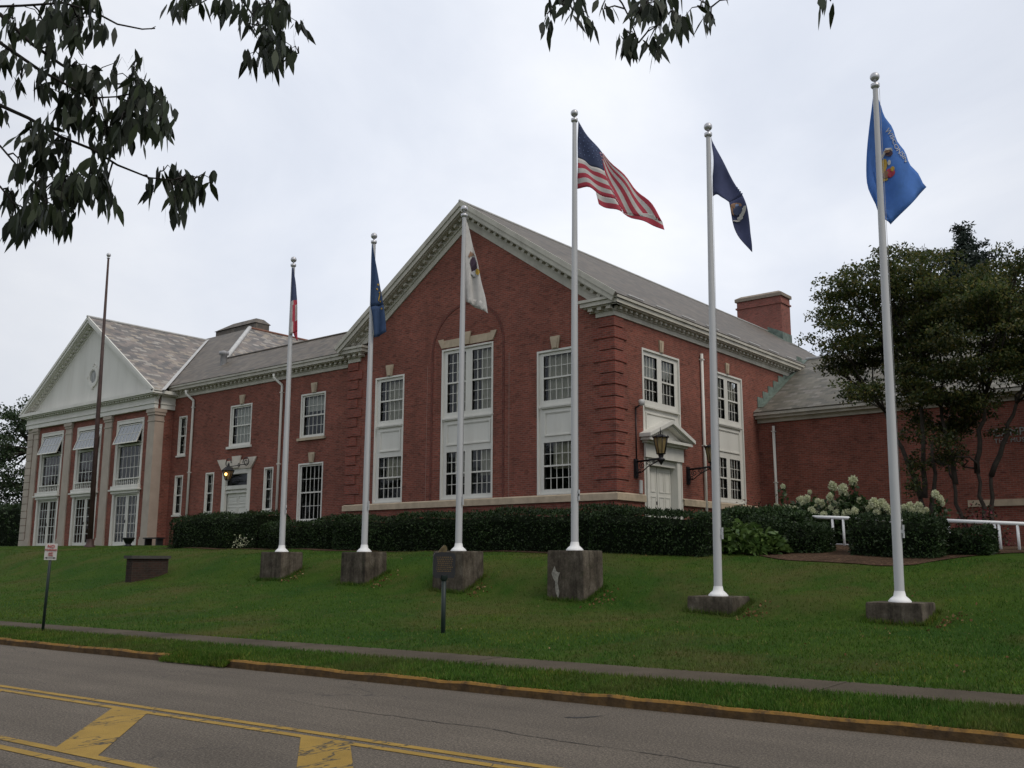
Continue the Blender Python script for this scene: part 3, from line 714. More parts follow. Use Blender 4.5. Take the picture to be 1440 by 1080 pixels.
# --- right side wall -----------------------------------------------------------
holesE = [(1.79, 4.47, ZG-.5, 9.17), (7.08, 9.75, ZB, 9.17)]
wall(E_, 0., YB, ZG-.5, ZF+.55, holesE, m['brick'], None, 'right side brick wall')
for bay, (a, c) in enumerate(((1.79, 4.47), (7.08, 9.75))):
    gl = [(a+.22, a+1.14), (c-1.22, c-.30)]
    if bay == 0:
        gg = [(x, y, 7.30, 8.94) for x, y in gl]+[(2.08, 4.06, 1.0, 4.98)]
        casing(E_, a, c, ZG-.5, 9.17, gg)
    else:
        gg = [(x, y, 7.30, 8.94) for x, y in gl]+[(x, y, 4.10, 5.70) for x, y in gl]
        casing(E_, a, c, ZB, 9.17, gg)
        for x, y in gl: window(E_, x, y, 4.10, 5.70, 4, 2, cur=[(.0, .2, 0, 1, 'c')])
        spandrel(E_, gl[0][0]+.04, gl[1][1]-.04, 5.95, 6.86)
    for q, (x, y) in enumerate(gl): window(E_, x, y, 7.30, 8.94, 4, 2, cur=[(0, 1, .5 if not (bay == 0 and q) else .62, 1, 's')] if bay == 0 else [(0, 1, .45, 1, 'c')])
    if bay == 0:
        b = MB(); b.ring(E_, gl[0][0]+.04, gl[1][1]-.04, 5.95, 6.86, .045, -.05, -.012); b.fbox(E_, a+.1, c-.1, 7.02, 7.08, -.05, .05); part(b, 'spandrel_panel', m['white'])
    keystone(E_, (a+c)/2, 9.185, .45, .10, .15)
# pedimented door hood
b = MB(); pm = 3.14
b.fbox(E_, 1.79, 4.47, 5.22, 5.72, -.05, .10); b.fbox(E_, 1.70, 4.58, 5.72, 5.80, -.05, .22); b.fbox(E_, 1.60, 4.68, 5.80, 5.90, -.05, .38)
b.fprism(E_, [(1.85, 5.90), (4.43, 5.90), (pm, 6.42)], -.05, .12)
for sg in (1, -1):
    e = pm-sg*1.62
    b.fprism(E_, [(e, 5.905), (pm, 6.50), (pm, 6.64), (e, 6.03)] if sg > 0 else [(pm, 6.50), (e, 5.905), (e, 6.03), (pm, 6.64)], -.05, .46)
    e2 = pm-sg*1.48
    b.fprism(E_, [(e2, 5.90), (pm, 6.42), (pm, 6.51), (e2, 5.955)] if sg > 0 else [(pm, 6.42), (e2, 5.90), (e2, 5.955), (pm, 6.51)], -.05, .36)
b.fbox(E_, 1.93, 2.08, 1.6, 5.22, -.05, .05); b.fbox(E_, 4.06, 4.30, 1.6, 5.22, -.05, .05)
part(b, 'door_hood', m['white'])
b = MB(); b.frect(E_, 2.0, 4.14, 1.6, 5.05, -.312)
b.fbox(E_, 4.063, 4.14, 1.6, 5.05, -.31, -.171); b.fbox(E_, 2.0, 2.077, 1.6, 5.05, -.31, -.171); b.fbox(E_, 2.077, 4.063, 4.985, 5.05, -.31, -.171)
for x in (2.08, 3.08):
    b.fbox(E_, x+.02, x+.965, 2.6, 4.96, -.309, -.255)
    for (p0, p1) in ((2.75, 3.9), (4.05, 4.82)):
        for q in (x+.12, x+.55): b.ring(E_, q, q+.34, p0, p1, .03, -.256, -.235)
d = part(b, 'door', m['white']); b = MB(); b.fbox(E_, 2.96, 3.0, 3.6, 3.72, -.255, -.20); b.build('door_handle', m['iron'], d)
# small noticeboard by the door, floodlight with conduit
b = MB(); b.fbox(E_, 2.10, 2.42, 3.3, 4.2, -.255, -.225); part(b, 'door_notice', m['lead'])
b = MB(); b.fbox(E_, 1.44, 1.62, 3.92, 4.38, .0, .04); part(b, 'meter_box', m['lead'])
b = MB(); b.tube([E_.p(1.27, 4.9, .03), E_.p(1.27, 6.95, .03)], .022, 6); b.tube([E_.p(1.27, 6.9, .03), E_.p(1.29, 7.0, .22)], .03, 6); fl = part(b, 'conduit', m['iron'])
b = MB(); b.lathe(E_.p(1.3, 6.98, .26), [(.05, -.02), (.10, .0), (.12, .14), (.09, .19), (.02, .2)], 14); b.build('floodlight', m['lead'], BLD)
def downspout(fr, u, w0, w1, name='downspout', elbow=True, d=.08):
    b = MB(); pts = [fr.p(u, w0, d), fr.p(u, w1-.35, d)]
    if elbow: pts += [fr.p(u-.02, w1-.22, d), fr.p(u-.28, w1+.12, .36), fr.p(u-.3, w1+.3, .36)]
    b.tube(pts, .062, 8)
    for z in (w0+1.2, (w0+w1)/2, w1-.6): b.fbox(fr, u-.08, u+.08, z, z+.04, 0, d+.075)
    part(b, name, m['white'])
downspout(E_, 6.15, 2.0, 10.0, elbow=False)
# --- left wing ------------------------------------------------------------------
WX0 = -28.15
hw = [(-17.40, -15.98, 7.22, 8.98), (-22.86, -21.42, 7.22, 8.98), (-17.40, -15.98, 3.42, 5.78)]
sm_ = [(-27.44, -26.92, 7.05, 8.88), (-27.50, -26.98, 3.98, 5.78), (-24.74, -24.24, 3.98, 5.78), (-19.98, -19.50, 3.98, 5.78)]
hd = (-23.42, -21.12, 1.5, 5.93)
holesW = [(a-.18, c+.12, d-.14, e+.14) for a, c, d, e in hw]+[(a-.13, c+.09, d-.12, e+.12) for a, c, d, e in sm_]+[hd]
wall(W_, WX0, XL, 1.2, ZF+.5, holesW, m['brick'], None, 'left wing brick wall')
for q, (a, c, d, e) in enumerate(hw):
    casing(W_, a-.18, c+.12, d-.14, e+.14, [(a, c, d, e)])
    window(W_, a, c, d, e, 5, 2, cur=[(.03, .97, .0, 1, 's')] if q == 1 else ([(.0, 1, .62, 1, 's')] if q == 0 else None))
    b = MB(); b.fbox(W_, a-.30, c+.22, d-.26, d-.14, -.05, .10); part(b, 'window_sill', m['stone'] if q == 0 else m['white'])
    keystone(W_, (a+c)/2+.03, e+.15)
for (a, c, d, e) in sm_:
    casing(W_, a-.13, c+.09, d-.12, e+.12, [(a, c, d, e)], 'window_casing'); window(W_, a, c, d, e, 2, 2, cur=[(0, 1, 0, 1, 'c')])
    b = MB(); b.fbox(W_, a-.18, c+.14, d-.20, d-.12, -.05, .07); part(b, 'window_sill', m['white'])
# wing doorway
b = MB(); b.fprism(W_, [(-23.45, 5.94), (-21.08, 5.94), (-20.74, 6.38), (-23.74, 6.38)], 0, .05)
b.fprism(W_, [(-23.45, 5.945), (-23.05, 5.945), (-23.18, 6.47), (-23.86, 6.47)], .04, .08); b.fprism(W_, [(-21.5, 5.945), (-21.08, 5.945), (-20.66, 6.47), (-21.35, 6.47)], .04, .08); b.fprism(W_, [(-22.48, 6.0), (-22.05, 6.0), (-21.9, 6.58), (-22.62, 6.58)], .04, .10)
part(b, 'door_lintel', plain('pale_dressed_stone', (.55, .50, .43), .85, .1, 3))
b = MB(); b.ring(W_, -23.42, -21.12, 1.5, 5.93, .26, -.12, .03, 0, tt=.22); b.fbox(W_, -23.16, -21.38, 4.98, 5.16, -.2, -.02); b.fbox(W_, -23.16, -21.38, 4.80, 4.88, -.2, -.05)
b.fbox(W_, -23.2, -21.34, 1.5, 4.80, -.25, -.16); b.fbox(W_, -23.2, -21.34, 4.78, 5.0, -.24, -.13)
for x in (-23.06, -22.22):
    for (p0, p1) in ((2.3, 3.2), (3.35, 4.15), (4.28, 4.66)):
        b.ring(W_, x, x+.74, p0, p1, .035, -.165, -.135); b.fbox(W_, x+.11, x+.63, p0+.12, p1-.12, -.165, -.145)
d = part(b, 'door', m['white']); b = MB(); b.frect(W_, -23.16, -21.38, 5.16, 5.72, -.16); b.build('transom_pane', m['glass'], d, uv=False)
b = MB(); b.lathe(W_.p(-22.33, 3.4, -.13), [(.01, 0), (.035, .01), (.035, .06), (.01, .07)], 10); b.build('door_handle', m['iron'], d)
b = MB(); cornice(b, W_, WX0+.05, XL-.42, ZE); part(b, 'eaves_cornice', m['trim'])
downspout(W_, -26.25, 2.0, 9.95); downspout(W_, -18.95, 2.0, 9.95)
# --- pillared end ------------------------------------------------------------------
TX0, TX1 = -42.30, -28.15; TC = (TX0+TX1)/2
bays = [(-40.62, -37.90), (-36.32, -33.58), (-31.98, -29.22)]
wall(T_, TX0, TX1, 1.6, 9.4, [(a+.04, c-.02, 2.28, 9.0) for a, c in bays], m['brick'], None, 'pillared front brick wall')
TE = Fr((TX1, 0, 0), (0, 1, 0), (1, 0, 0)); TW = Fr((TX0, 0, 0), (0, -1, 0), (-1, 0, 0))
wall(TE, -.4, .61, 1.6, 10.2, [], m['brick']); wall(TW, -20, .4, 1.6, 10.2, [], m['brick'])
def pilaster(u0, u1, mt, d=.07, side=False):
    b = MB(); b.fbox(T_, u0, u1, 2.75, 9.05, -.02, d); b.fbox(T_, u0-.05, u1+.05, 2.2, 2.62, -.02, d+.06); b.fbox(T_, u0-.03, u1+.03, 2.62, 2.75, -.02, d+.03)
    b.fbox(T_, u0-.03, u1+.03, 8.72, 8.78, -.02, d+.03); b.fbox(T_, u0-.04, u1+.04, 9.05, 9.18, -.02, d+.05); b.fbox(T_, u0-.08, u1+.08, 9.18, 9.37, -.02, d+.10)
    if side:
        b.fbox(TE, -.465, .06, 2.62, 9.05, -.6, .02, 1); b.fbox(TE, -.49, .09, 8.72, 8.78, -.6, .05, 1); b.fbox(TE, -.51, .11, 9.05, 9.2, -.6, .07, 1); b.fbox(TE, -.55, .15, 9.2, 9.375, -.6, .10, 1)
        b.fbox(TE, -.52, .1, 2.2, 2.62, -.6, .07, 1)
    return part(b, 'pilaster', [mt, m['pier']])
pilaster(-41.52, -40.98, m['pilaster']); pilaster(-37.62, -36.88, m['pilaster']); pilaster(-33.20, -32.46, m['pilaster']); pilaster(-28.78, -28.14, m['pilaster'], .07, True)
b = MB(); z = 2.3
while z < 9.2: b.fbox(T_, TX0-.03, -41.66, z, z+.40, -.3, .07); z += .43
part(b, 'quoin', m['pilaster'], 'pale stone quoins')
b = MB(); b.fbox(T_, TX0-.08, TX1+.10, 9.38, 9.62, -.02, .20); b.fbox(T_, TX0-.12, TX1+.14, 9.62, 9.68, -.02, .25); b.fbox(T_, TX0-.08, TX1+.10, 9.68, 9.98, -.02, .19)
b.fbox(TE, -.21, .607, 9.382, 10.2, -.02, .10); b.fbox(TE, -.25, .607, 9.62, 9.68, -.02, .14)
b.fbox(T_, TX0-.45, TX1+.45, 10.12, 10.30, -.02, .55); b.fbox(T_, TX0-.38, TX1+.38, 10.06, 10.12, -.02, .46)
b.fbox(TE, -.5, .55, 10.122, 10.297, -.02, .448); b.fbox(TE, -.5, .607, 10.062, 10.12, -.02, .30)
u = TX0
while u < TX1+.1: b.fbox(T_, u, u+.13, 9.975, 10.07, .0, .36); u += .27
part(b, 'entablature', m['white'])
TA = 15.28; TS = .667
b = MB(); b.poly([T_.p(TX0-.1, 10.25, .05), T_.p(TX1+.1, 10.25, .05), T_.p(TC, TA-.3, .05)]); part(b, 'pediment', m['white'])
rake(T_, TC, TA, 7.5, TS, m['white'], 'rake_cornice', .5, .82)
b = MB(); ring = []
for i in range(32):
    a0, a1 = 2*math.pi*i/32, 2*math.pi*(i+1)/32
    P = lambda r, a: (TC+.33+r*.95*math.cos(a), 11.84+r*math.sin(a))
    b.fprism(T_, [P(.42, a0), P(.62, a0), P(.62, a1), P(.42, a1)], .04, .13); b.fprism(T_, [P(.36, a0), P(.43, a0), P(.43, a1), P(.36, a1)], .04, .10)
for a in (0, .5, 1., 1.5): c_, s_ = math.cos(a*math.pi), math.sin(a*math.pi); b.fprism(T_, [(TC+.33+.6*c_*.95-.07, 11.84+.66*s_-.07), (TC+.33+.6*c_*.95+.07, 11.84+.66*s_-.07), (TC+.33+.6*c_*.95+.07, 11.84+.66*s_+.07), (TC+.33+.6*c_*.95-.07, 11.84+.66*s_+.07)], .04, .16)
ov = part(b, 'oval_window', m['white'])
b = MB(); b.fprism(T_, [(TC+.33+.4*.95*math.cos(2*math.pi*i/32), 11.84+.4*math.sin(2*math.pi*i/32)) for i in range(32)], .052, .06); 
b.build('pane', plain('dull_grey_glass', (.16, .17, .17), .3, .3, 3, .5), ov)
b = MB()
for k in (-1, 0, 1): b.fbox(T_, TC+.33+k*.19-.012, TC+.33+k*.19+.012, 11.46, 12.22, .06, .075)
b.build('glazing_bar', m['white'], ov)
for (a, c) in bays:
    b = MB(); b.ring(T_, a+.04, c-.02, 2.28, 9.0, .17, -.16, .02, 0, tb=.02, tt=.2); b.ring(T_, a+.03, c-.01, 5.0, 9.02, .06, -.02, .04, 0, tb=.04)
    b.fbox(T_, a-.02, c+.02, 5.26, 5.46, -.1, .14); b.fbox(T_, a-.10, c+.10, 5.20, 5.27, -.1, .22); b.fbox(T_, a+.02, c-.02, 5.06, 5.2, -.1, .12); b.fbox(T_, a+.19, c-.19, 7.58, 7.70, -.16, -.02)
    part(b, 'window_casing', m['white'])
    x0, x1 = a+.30, c-.16
    f = MB(); f.fbox(T_, x0-.11, x0, 5.46, 7.58, -.14, -.08); f.fbox(T_, x1, x1+.05, 5.46, 8.8, -.14, -.08); f.fbox(T_, x0-.11, x0, 7.7, 8.8, -.14, -.08)
    for i in range(1, 6): u = x0+(x1-x0)*i/6; f.fbox(T_, u-.012, u+.012, 5.46, 7.58, -.13, -.10)
    for k in range(1, 3): z = 5.80+(7.58-5.80)*k/3+.05; f.fbox(T_, x0, x1, z-.015, z+.015, -.129, -.101)
    wo_ = part(f, 'window', m['white']); g = MB(); g.frect(T_, x0, x1, 5.46, 7.58, -.115); g.build('pane', m['glass'], wo_, uv=False)
    drape(T_, x0, x1, 5.46, 8.8, -.9, m['room'], wo_, False, 'dark_backing')  # plain dark sheet in place of the unlit room behind the panes
    # tilted awning sash at the top
    hinge = 8.76; Lh = 1.14; an = R(20)
    A = Fr(T_.p(0, hinge, -.06), (1, 0, 0), (0, -math.cos(an), math.sin(an)), (0, math.sin(an), math.cos(an)))
    f = MB(); f.ring(A, x0-.05, x1+.03, -Lh, 0, .06, -.03, .02)
    for i in range(1, 6): u = x0+(x1-x0)*i/6; f.fbox(A, u-.014, u+.014, -Lh+.06, -.06, -.02, .005)
    f.fbox(A, x0, x1, -Lh*.5-.013, -Lh*.5+.013, -.019, .006)
    f.tube([A.p(x1-.1, -Lh+.1, -.02), T_.p(x1-.05, 7.72, -.06)], .014, 6); f.tube([A.p(x0+.1, -Lh+.1, -.02), T_.p(x0+.05, 7.72, -.06)], .014, 6)
    aw = part(f, 'awning_sash', m['white'], 'awning sash tilted open'); g = MB(); g.frect(A, x0, x1, -Lh+.05, -.05, -.008)
    g.build('pane', plain('sky_tint_glass', (.22, .245, .27), .08, .08, 2, .6), aw)  # opaque blue-grey colour stands in for the sky mirrored in the pane
    # small balustrade
    f = MB(); f.fbox(T_, x0-.1, x1+.06, 5.80, 5.86, .0, .10); f.fbox(T_, x0-.1, x1+.06, 5.46, 5.50, .0, .10)
    nb = 11
    for i in range(nb+1):
        u = x0+(x1-x0)*i/nb; wd = .05 if i % 3 == 0 else .026; f.fbox(T_, u-wd/2, u+wd/2, 5.50, 5.80, .03, .07)
        if i % 3 and i < nb: f.fprism(T_, [(u-.05, 5.65), (u, 5.58), (u+.05, 5.65), (u, 5.72)], .035, .065)
    part(f, 'balustrade', m['white'])
    # french doors
    mid = (a+c)/2+.06; f = MB(); panes = MB()
    for (p0, p1) in ((x0-.04, mid-.02), (mid+.02, x1+.05)):
        f.ring(T_, p0, p1, 2.32, 5.02, .11, -.14, -.07, 0, tb=.2, tt=.12)
        q0, q1, w0, w1 = p0+.11, p1-.11, 2.52, 4.90
        for i in range(1, 3): u = q0+(q1-q0)*i/3; f.fbox(T_, u-.012, u+.012, w0, w1, -.13, -.09)
        for k in range(1, 5): z = w0+(w1-w0)*k/5; f.fbox(T_, q0, q1, z-.012, z+.012, -.129, -.091)
        panes.frect(T_, q0, q1, w0, w1, -.11)
    fd = part(f, 'french_door', m['white']); panes.build('pane', m['glass'], fd, uv=False)
    h = MB(); h.fbox(T_, mid-.06, mid-.04, 3.5, 3.66, -.07, -.03); h.build('door_handle', m['iron'], fd)
b = MB(); b.box(TX0-.3, TX1+.3, -1.5, -.42, 1.2, 2.26); part(b, 'terrace_step', m['stone'])
# --- right wing ---------------------------------------------------------------------
EX1 = 34.
wall(X_, 0., EX1, 1.2, 7.5, [], m['brick'], None, 'right wing brick wall')
b = MB(); b.fbox(X_, .0, EX1, 7.44, 7.60, -.02, .08); b.fbox(X_, .0, EX1, 7.60, 7.72, -.02, .30); b.fbox(X_, .0, EX1, 7.72, 7.84, -.02, .42)
b.fbox(X_, .0, EX1, 7.84, 7.87, .24, .43)
part(b, 'eaves_cornice', m['trim'])
b = MB(); b.fbox(X_, 8.2, 30, 3.62, 3.86, 0, .08); part(b, 'stone_belt', m['stone'])
downspout(X_, .72, 2.1, 7.62, elbow=False)
# --- roofs --------------------------------------------------------------------------
def slab(b, quad, th=.09, mi=0):
    q = [np.array(p, float) for p in quad]; n = np.cross(q[1]-q[0], q[-1]-q[0]); n /= np.linalg.norm(n)
    if n[2] < 0: n = -n
    lo = [p-n*th for p in q]; k = len(q)
    b.add(q+lo, [tuple(range(k)), tuple(range(k, 2*k))[::-1]]+[(i, k+i, k+(i+1) % k, (i+1) % k) for i in range(k)], mi)
b = MB(); ex = .47
slab(b, [(XR+ex, -.5, ZE), (XR+ex, YB, ZE), (APX, YB, APZ+.03), (APX, -.5, APZ+.03)])
slab(b, [(XL-ex, YB, ZE), (XL-ex, -.5, ZE), (APX, -.5, APZ+.03), (APX, YB, APZ+.03)])
b.poly([(XL, YB, ZF), (XR, YB, ZF), (APX, YB, APZ)])
rf = part(b, 'roof', m['slate'], 'grey slate roof over the gable front')
b = MB(); b.tube([(APX, -.56, APZ+.05), (APX, YB, APZ+.05)], .055, 8); b.build('ridge_cap', m['lead'], rf)
for y in np.arange(.4, 15.0, 1.9):
    b = MB(); b.box(XR+.31, XR+.36, y, y+1.05, ZE+.13, ZE+.17); b.build('snow_guard', m['lead'], rf)
b = MB(); c0, c1, d0, d1 = -8.81, -5.86, 27.84, 29.15
b.box(c0, c1, d0, d1, 13.5, 17.30); b.box(c0-.07, c1+.07, d0-.07, d1+.07, 17.30, 17.40); b.box(c0, c1, d0, d1, 17.40, 17.78)
ch = part(b, 'chimney', m['brick_chim']); b = MB(); b.box(c0-.10, c1+.10, d0-.10, d1+.10, 17.78, 17.98)
b.add([(c0-.1, d0-.1, 17.98), (c1+.1, d0-.1, 17.98), (c1+.1, d1+.1, 17.98), (c0-.1, d1+.1, 17.98), (c0+.2, d0+.2, 18.16), (c1-.2, d0+.2, 18.16), (c1-.2, d1-.2, 18.16), (c0+.2, d1-.2, 18.16)], [(0, 1, 5, 4), (1, 2, 6, 5), (2, 3, 7, 6), (3, 0, 4, 7), (4, 5, 6, 7)])
b.build('chimney_cap', m['cap'], ch)
b = MB()
zr = lambda x: ZE+SL*(XR+ex-x)
for (x, x2) in ((-6.8, -6.3), (-6.3, -5.8), (-5.8, -5.86+.0)):
    pass
b.quad((-6.8, d0-.03, zr(-6.8)), (c1+.03, d0-.03, zr(c1)), (c1+.03, d0-.03, zr(c1)+.5), (-6.8, d0-.03, zr(-6.8)+.3)); b.quad((c1+.03, d0-.03, zr(c1)-.1), (c1+.03, d1+.03, zr(c1)-.1), (c1+.03, d1+.03, zr(c1)+.5), (c1+.03, d0-.03, zr(c1)+.5))
b.quad((-7.6, d0-.75, zr(-6.9)-.42), (c1+.75, d0-.75, zr(c1+.75)+.03), (c1+.75, d1+.6, zr(c1+.75)+.03), (c1, d1, zr(c1)+.03)); b.quad((-6.8, d0-.55, zr(-6.8)+.02), (c1+.6, d0-.55, zr(c1+.6)+.02), (c1+.03, d0, zr(c1)+.02), (-6.8, d0, zr(-6.8)+.02))
b.build('flashing', m['copper'], ch, uv=False)
# left wing roof: low front slope, flat deck, hipped block behind
WE = .61-ex; zs = lambda y: ZE+SL*(y-WE); RY = 2.62
b = MB(); hipx = lambda y: -24.2-(y-WE)
slab(b, [(-43, WE, ZE), (XL+1.6, WE, ZE), (XL+.2, RY, zs(RY)), (hipx(RY), RY, zs(RY)), (-31.55, 7.5, zs(7.5)), (-43, 7.5, zs(7.5))])
wr = part(b, 'roof', m['slate'], 'grey slate roof of the left wing')
b = MB(); slab(b, [(-27, RY, zs(RY)-.04), (-12, RY, zs(RY)-.04), (-12, YB, zs(RY)-.25), (-27, YB, zs(RY)-.25)]); b.build('flat_deck', m['tar'], wr)
b = MB(); slab(b, [(hipx(RY), RY, zs(RY)), (-26.2, YB, zs(RY)-.5), (-31.55, YB, zs(7.5)), (-31.55, 7.5, zs(7.5))]); slab(b, [(-31.55, 7.5, zs(7.5)), (-31.55, YB, zs(7.5)), (-38, YB, zs(2)), (-38, 7.5, zs(2))])
hr = part(b, 'roof', m['slate_mix'], 'variegated slate hip roof behind the left wing')
b = MB(); b.tube([(-31.55, 7.5, zs(7.5)+.04), (-31.55, YB, zs(7.5)+.02)], .07, 8); b.build('ridge_cap', m['tile_ridge'], hr)
b = MB(); q = [np.array((hipx(y), y, zs(y)+.03)) for y in (RY-.1, 4, 6, 7.5)]; b.tube(q, .13, 6); b.build('hip_flashing', m['lead'], hr)
b = MB(); b.box(-36.2, -31.9, 8.2, 9.2, 14.5, 16.25)
b.add([(-36.25, 8.1, 16.25), (-31.85, 8.1, 16.25), (-31.85, 9.3, 16.25), (-36.25, 9.3, 16.25), (-34.6, 8.4, 16.6), (-32.2, 8.4, 16.6), (-32.2, 9.0, 16.6), (-34.6, 9.0, 16.6)], [(0, 1, 5, 4), (1, 2, 6, 5), (2, 3, 7, 6), (3, 0, 4, 7), (4, 5, 6, 7)])
part(b, 'roof', m['slate'], 'small grey roof hump behind the left wing')
b = MB(); b.lathe((-25.75, 1.85, 11.4), [(.17, 0), (.17, .85), (.26, .9), (.26, 1.05), (.05, 1.12)], 14); part(b, 'vent_pipe', m['galv'])
b = MB(); b.tube([(XL-1.5, RY, zs(RY)+.03), (hipx(RY), RY, zs(RY)+.03)], .05, 6); b.build('ridge_cap', m['slate'], wr)
# pillared end roof
TEx0, TEx1 = TC-7.55, TC+7.55; tz = TA-TS*7.55
b = MB(); yk = WE+(TA-ZE)/SL
slab(b, [(TEx1, -.9, tz), (TEx1, WE+(tz-ZE)/SL+.05, tz), (TC, yk, TA+.03), (TC, -.9, TA+.03)]); slab(b, [(TEx0, 20, tz), (TEx0, -.9, tz), (TC, -.9, TA+.03), (TC, 20, TA+.03)])
tr_ = part(b, 'roof', m['slate_mix'], 'variegated slate roof over the pillared front')
b = MB(); b.tube([(TC, -.98, TA+.06), (TC, yk+1, TA+.06)], .07, 8); b.build('ridge_cap', m['lead'], tr_)
b = MB(); v0, v1 = np.array((TEx1+.05, WE+(tz-ZE)/SL, tz+.02)), np.array((TC, yk, TA+.03)); b.add([v0+(-.16, -.05, .03), v0+(.22, .0, .03), v1+(.22, 0, .03), v1+(-.16, -.05, .03)], [(0, 1, 2, 3)]); b.build('valley_flashing', m['lead'], tr_, uv=False)
# right wing roof
XS = .565; ye = 11.2-.45; xz = lambda y: 7.88+XS*(y-ye); yr = 16.35
b = MB(); slab(b, [(0.0, ye, xz(ye)), (EX1, ye, xz(ye)), (EX1, yr, xz(yr)), (0.0, yr, xz(yr))]); slab(b, [(EX1, 22, xz(ye)), (0, 22, xz(ye)), (0, yr, xz(yr)), (EX1, yr, xz(yr))])
er = part(b, 'roof', m['slate_moss'], 'mossy grey slate roof of the right wing')
b = MB(); b.tube([(.2, yr, xz(yr)+.04), (EX1, yr, xz(yr)+.04)], .08, 8); b.build('ridge_cap', m['lead'], er)
b = MB()
for k in range(9):
    y0 = 11.2+k*.56; b.box(.0, .03, y0, y0+.55, xz(y0)-.05, xz(y0+.56)+.16)
b.quad((.03, 11.15, xz(11.15)+.03), (.30, 11.15, xz(11.15)+.03), (.30, yr, xz(yr)+.03), (.03, yr, xz(yr)+.03))
b.build('flashing', m['copper'], er, uv=False)
# inside: floors and back walls, near-black colour standing in for unlit rooms
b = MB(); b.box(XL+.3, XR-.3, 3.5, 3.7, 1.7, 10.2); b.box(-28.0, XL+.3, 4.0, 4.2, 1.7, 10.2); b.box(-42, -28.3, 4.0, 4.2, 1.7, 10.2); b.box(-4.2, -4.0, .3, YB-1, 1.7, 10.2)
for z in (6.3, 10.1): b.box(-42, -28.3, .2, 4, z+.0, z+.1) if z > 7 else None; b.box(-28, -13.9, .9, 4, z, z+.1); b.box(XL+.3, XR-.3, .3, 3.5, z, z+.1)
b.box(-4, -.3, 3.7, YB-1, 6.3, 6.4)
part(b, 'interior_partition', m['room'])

# wall lettering
def text_mesh(s, size, font_extrude=.01, spacing=1.0):
    cu = bpy.data.curves.new('txt', 'FONT'); cu.body = s; cu.size = size; cu.extrude = font_extrude; cu.space_character = spacing
    o = bpy.data.objects.new('txt', cu); COL.objects.link(o)
    bpy.context.view_layer.update()
    me = bpy.data.meshes.new_from_object(o.evaluated_get(bpy.context.evaluated_depsgraph_get()))
    V = np.array([v.co[:] for v in me.vertices]).reshape(-1, 3); Fs = [tuple(p.vertices) for p in me.polygons]
    bpy.data.objects.remove(o); bpy.data.curves.remove(cu); bpy.data.meshes.remove(me); return V, Fs
def put_text(b, s, fr, u, w_, d, size, mi=0, spacing=1., center=False, sx=1.):
    V, Fs = text_mesh(s, size, .012, spacing)
    if center: V[:, 0] -= (V[:, 0].max()+V[:, 0].min())/2
    b.add([fr.p(u+p[0]*sx, w_+p[1], d+p[2]) for p in V], Fs, mi)
m['letter'] = plain('pale_metal_letters', (.24, .24, .23), .5, .1, 6)
ws = empty('wall_lettering', (9.3, 11.1, 6.1), 'pale raised metal letters on the shaded brick wall behind the trees', 'lettering')
b = MB(); put_text(b, 'CAMPUS', X_, 9.22, 6.16, .03, .40, spacing=1.05); b.build('letter_row', m['letter'], ws, uv=False)
b = MB(); put_text(b, 'THE MUSEUM', X_, 9.26, 5.91, .03, .235, spacing=1.1); b.build('letter_row', m['letter'], ws, uv=False)

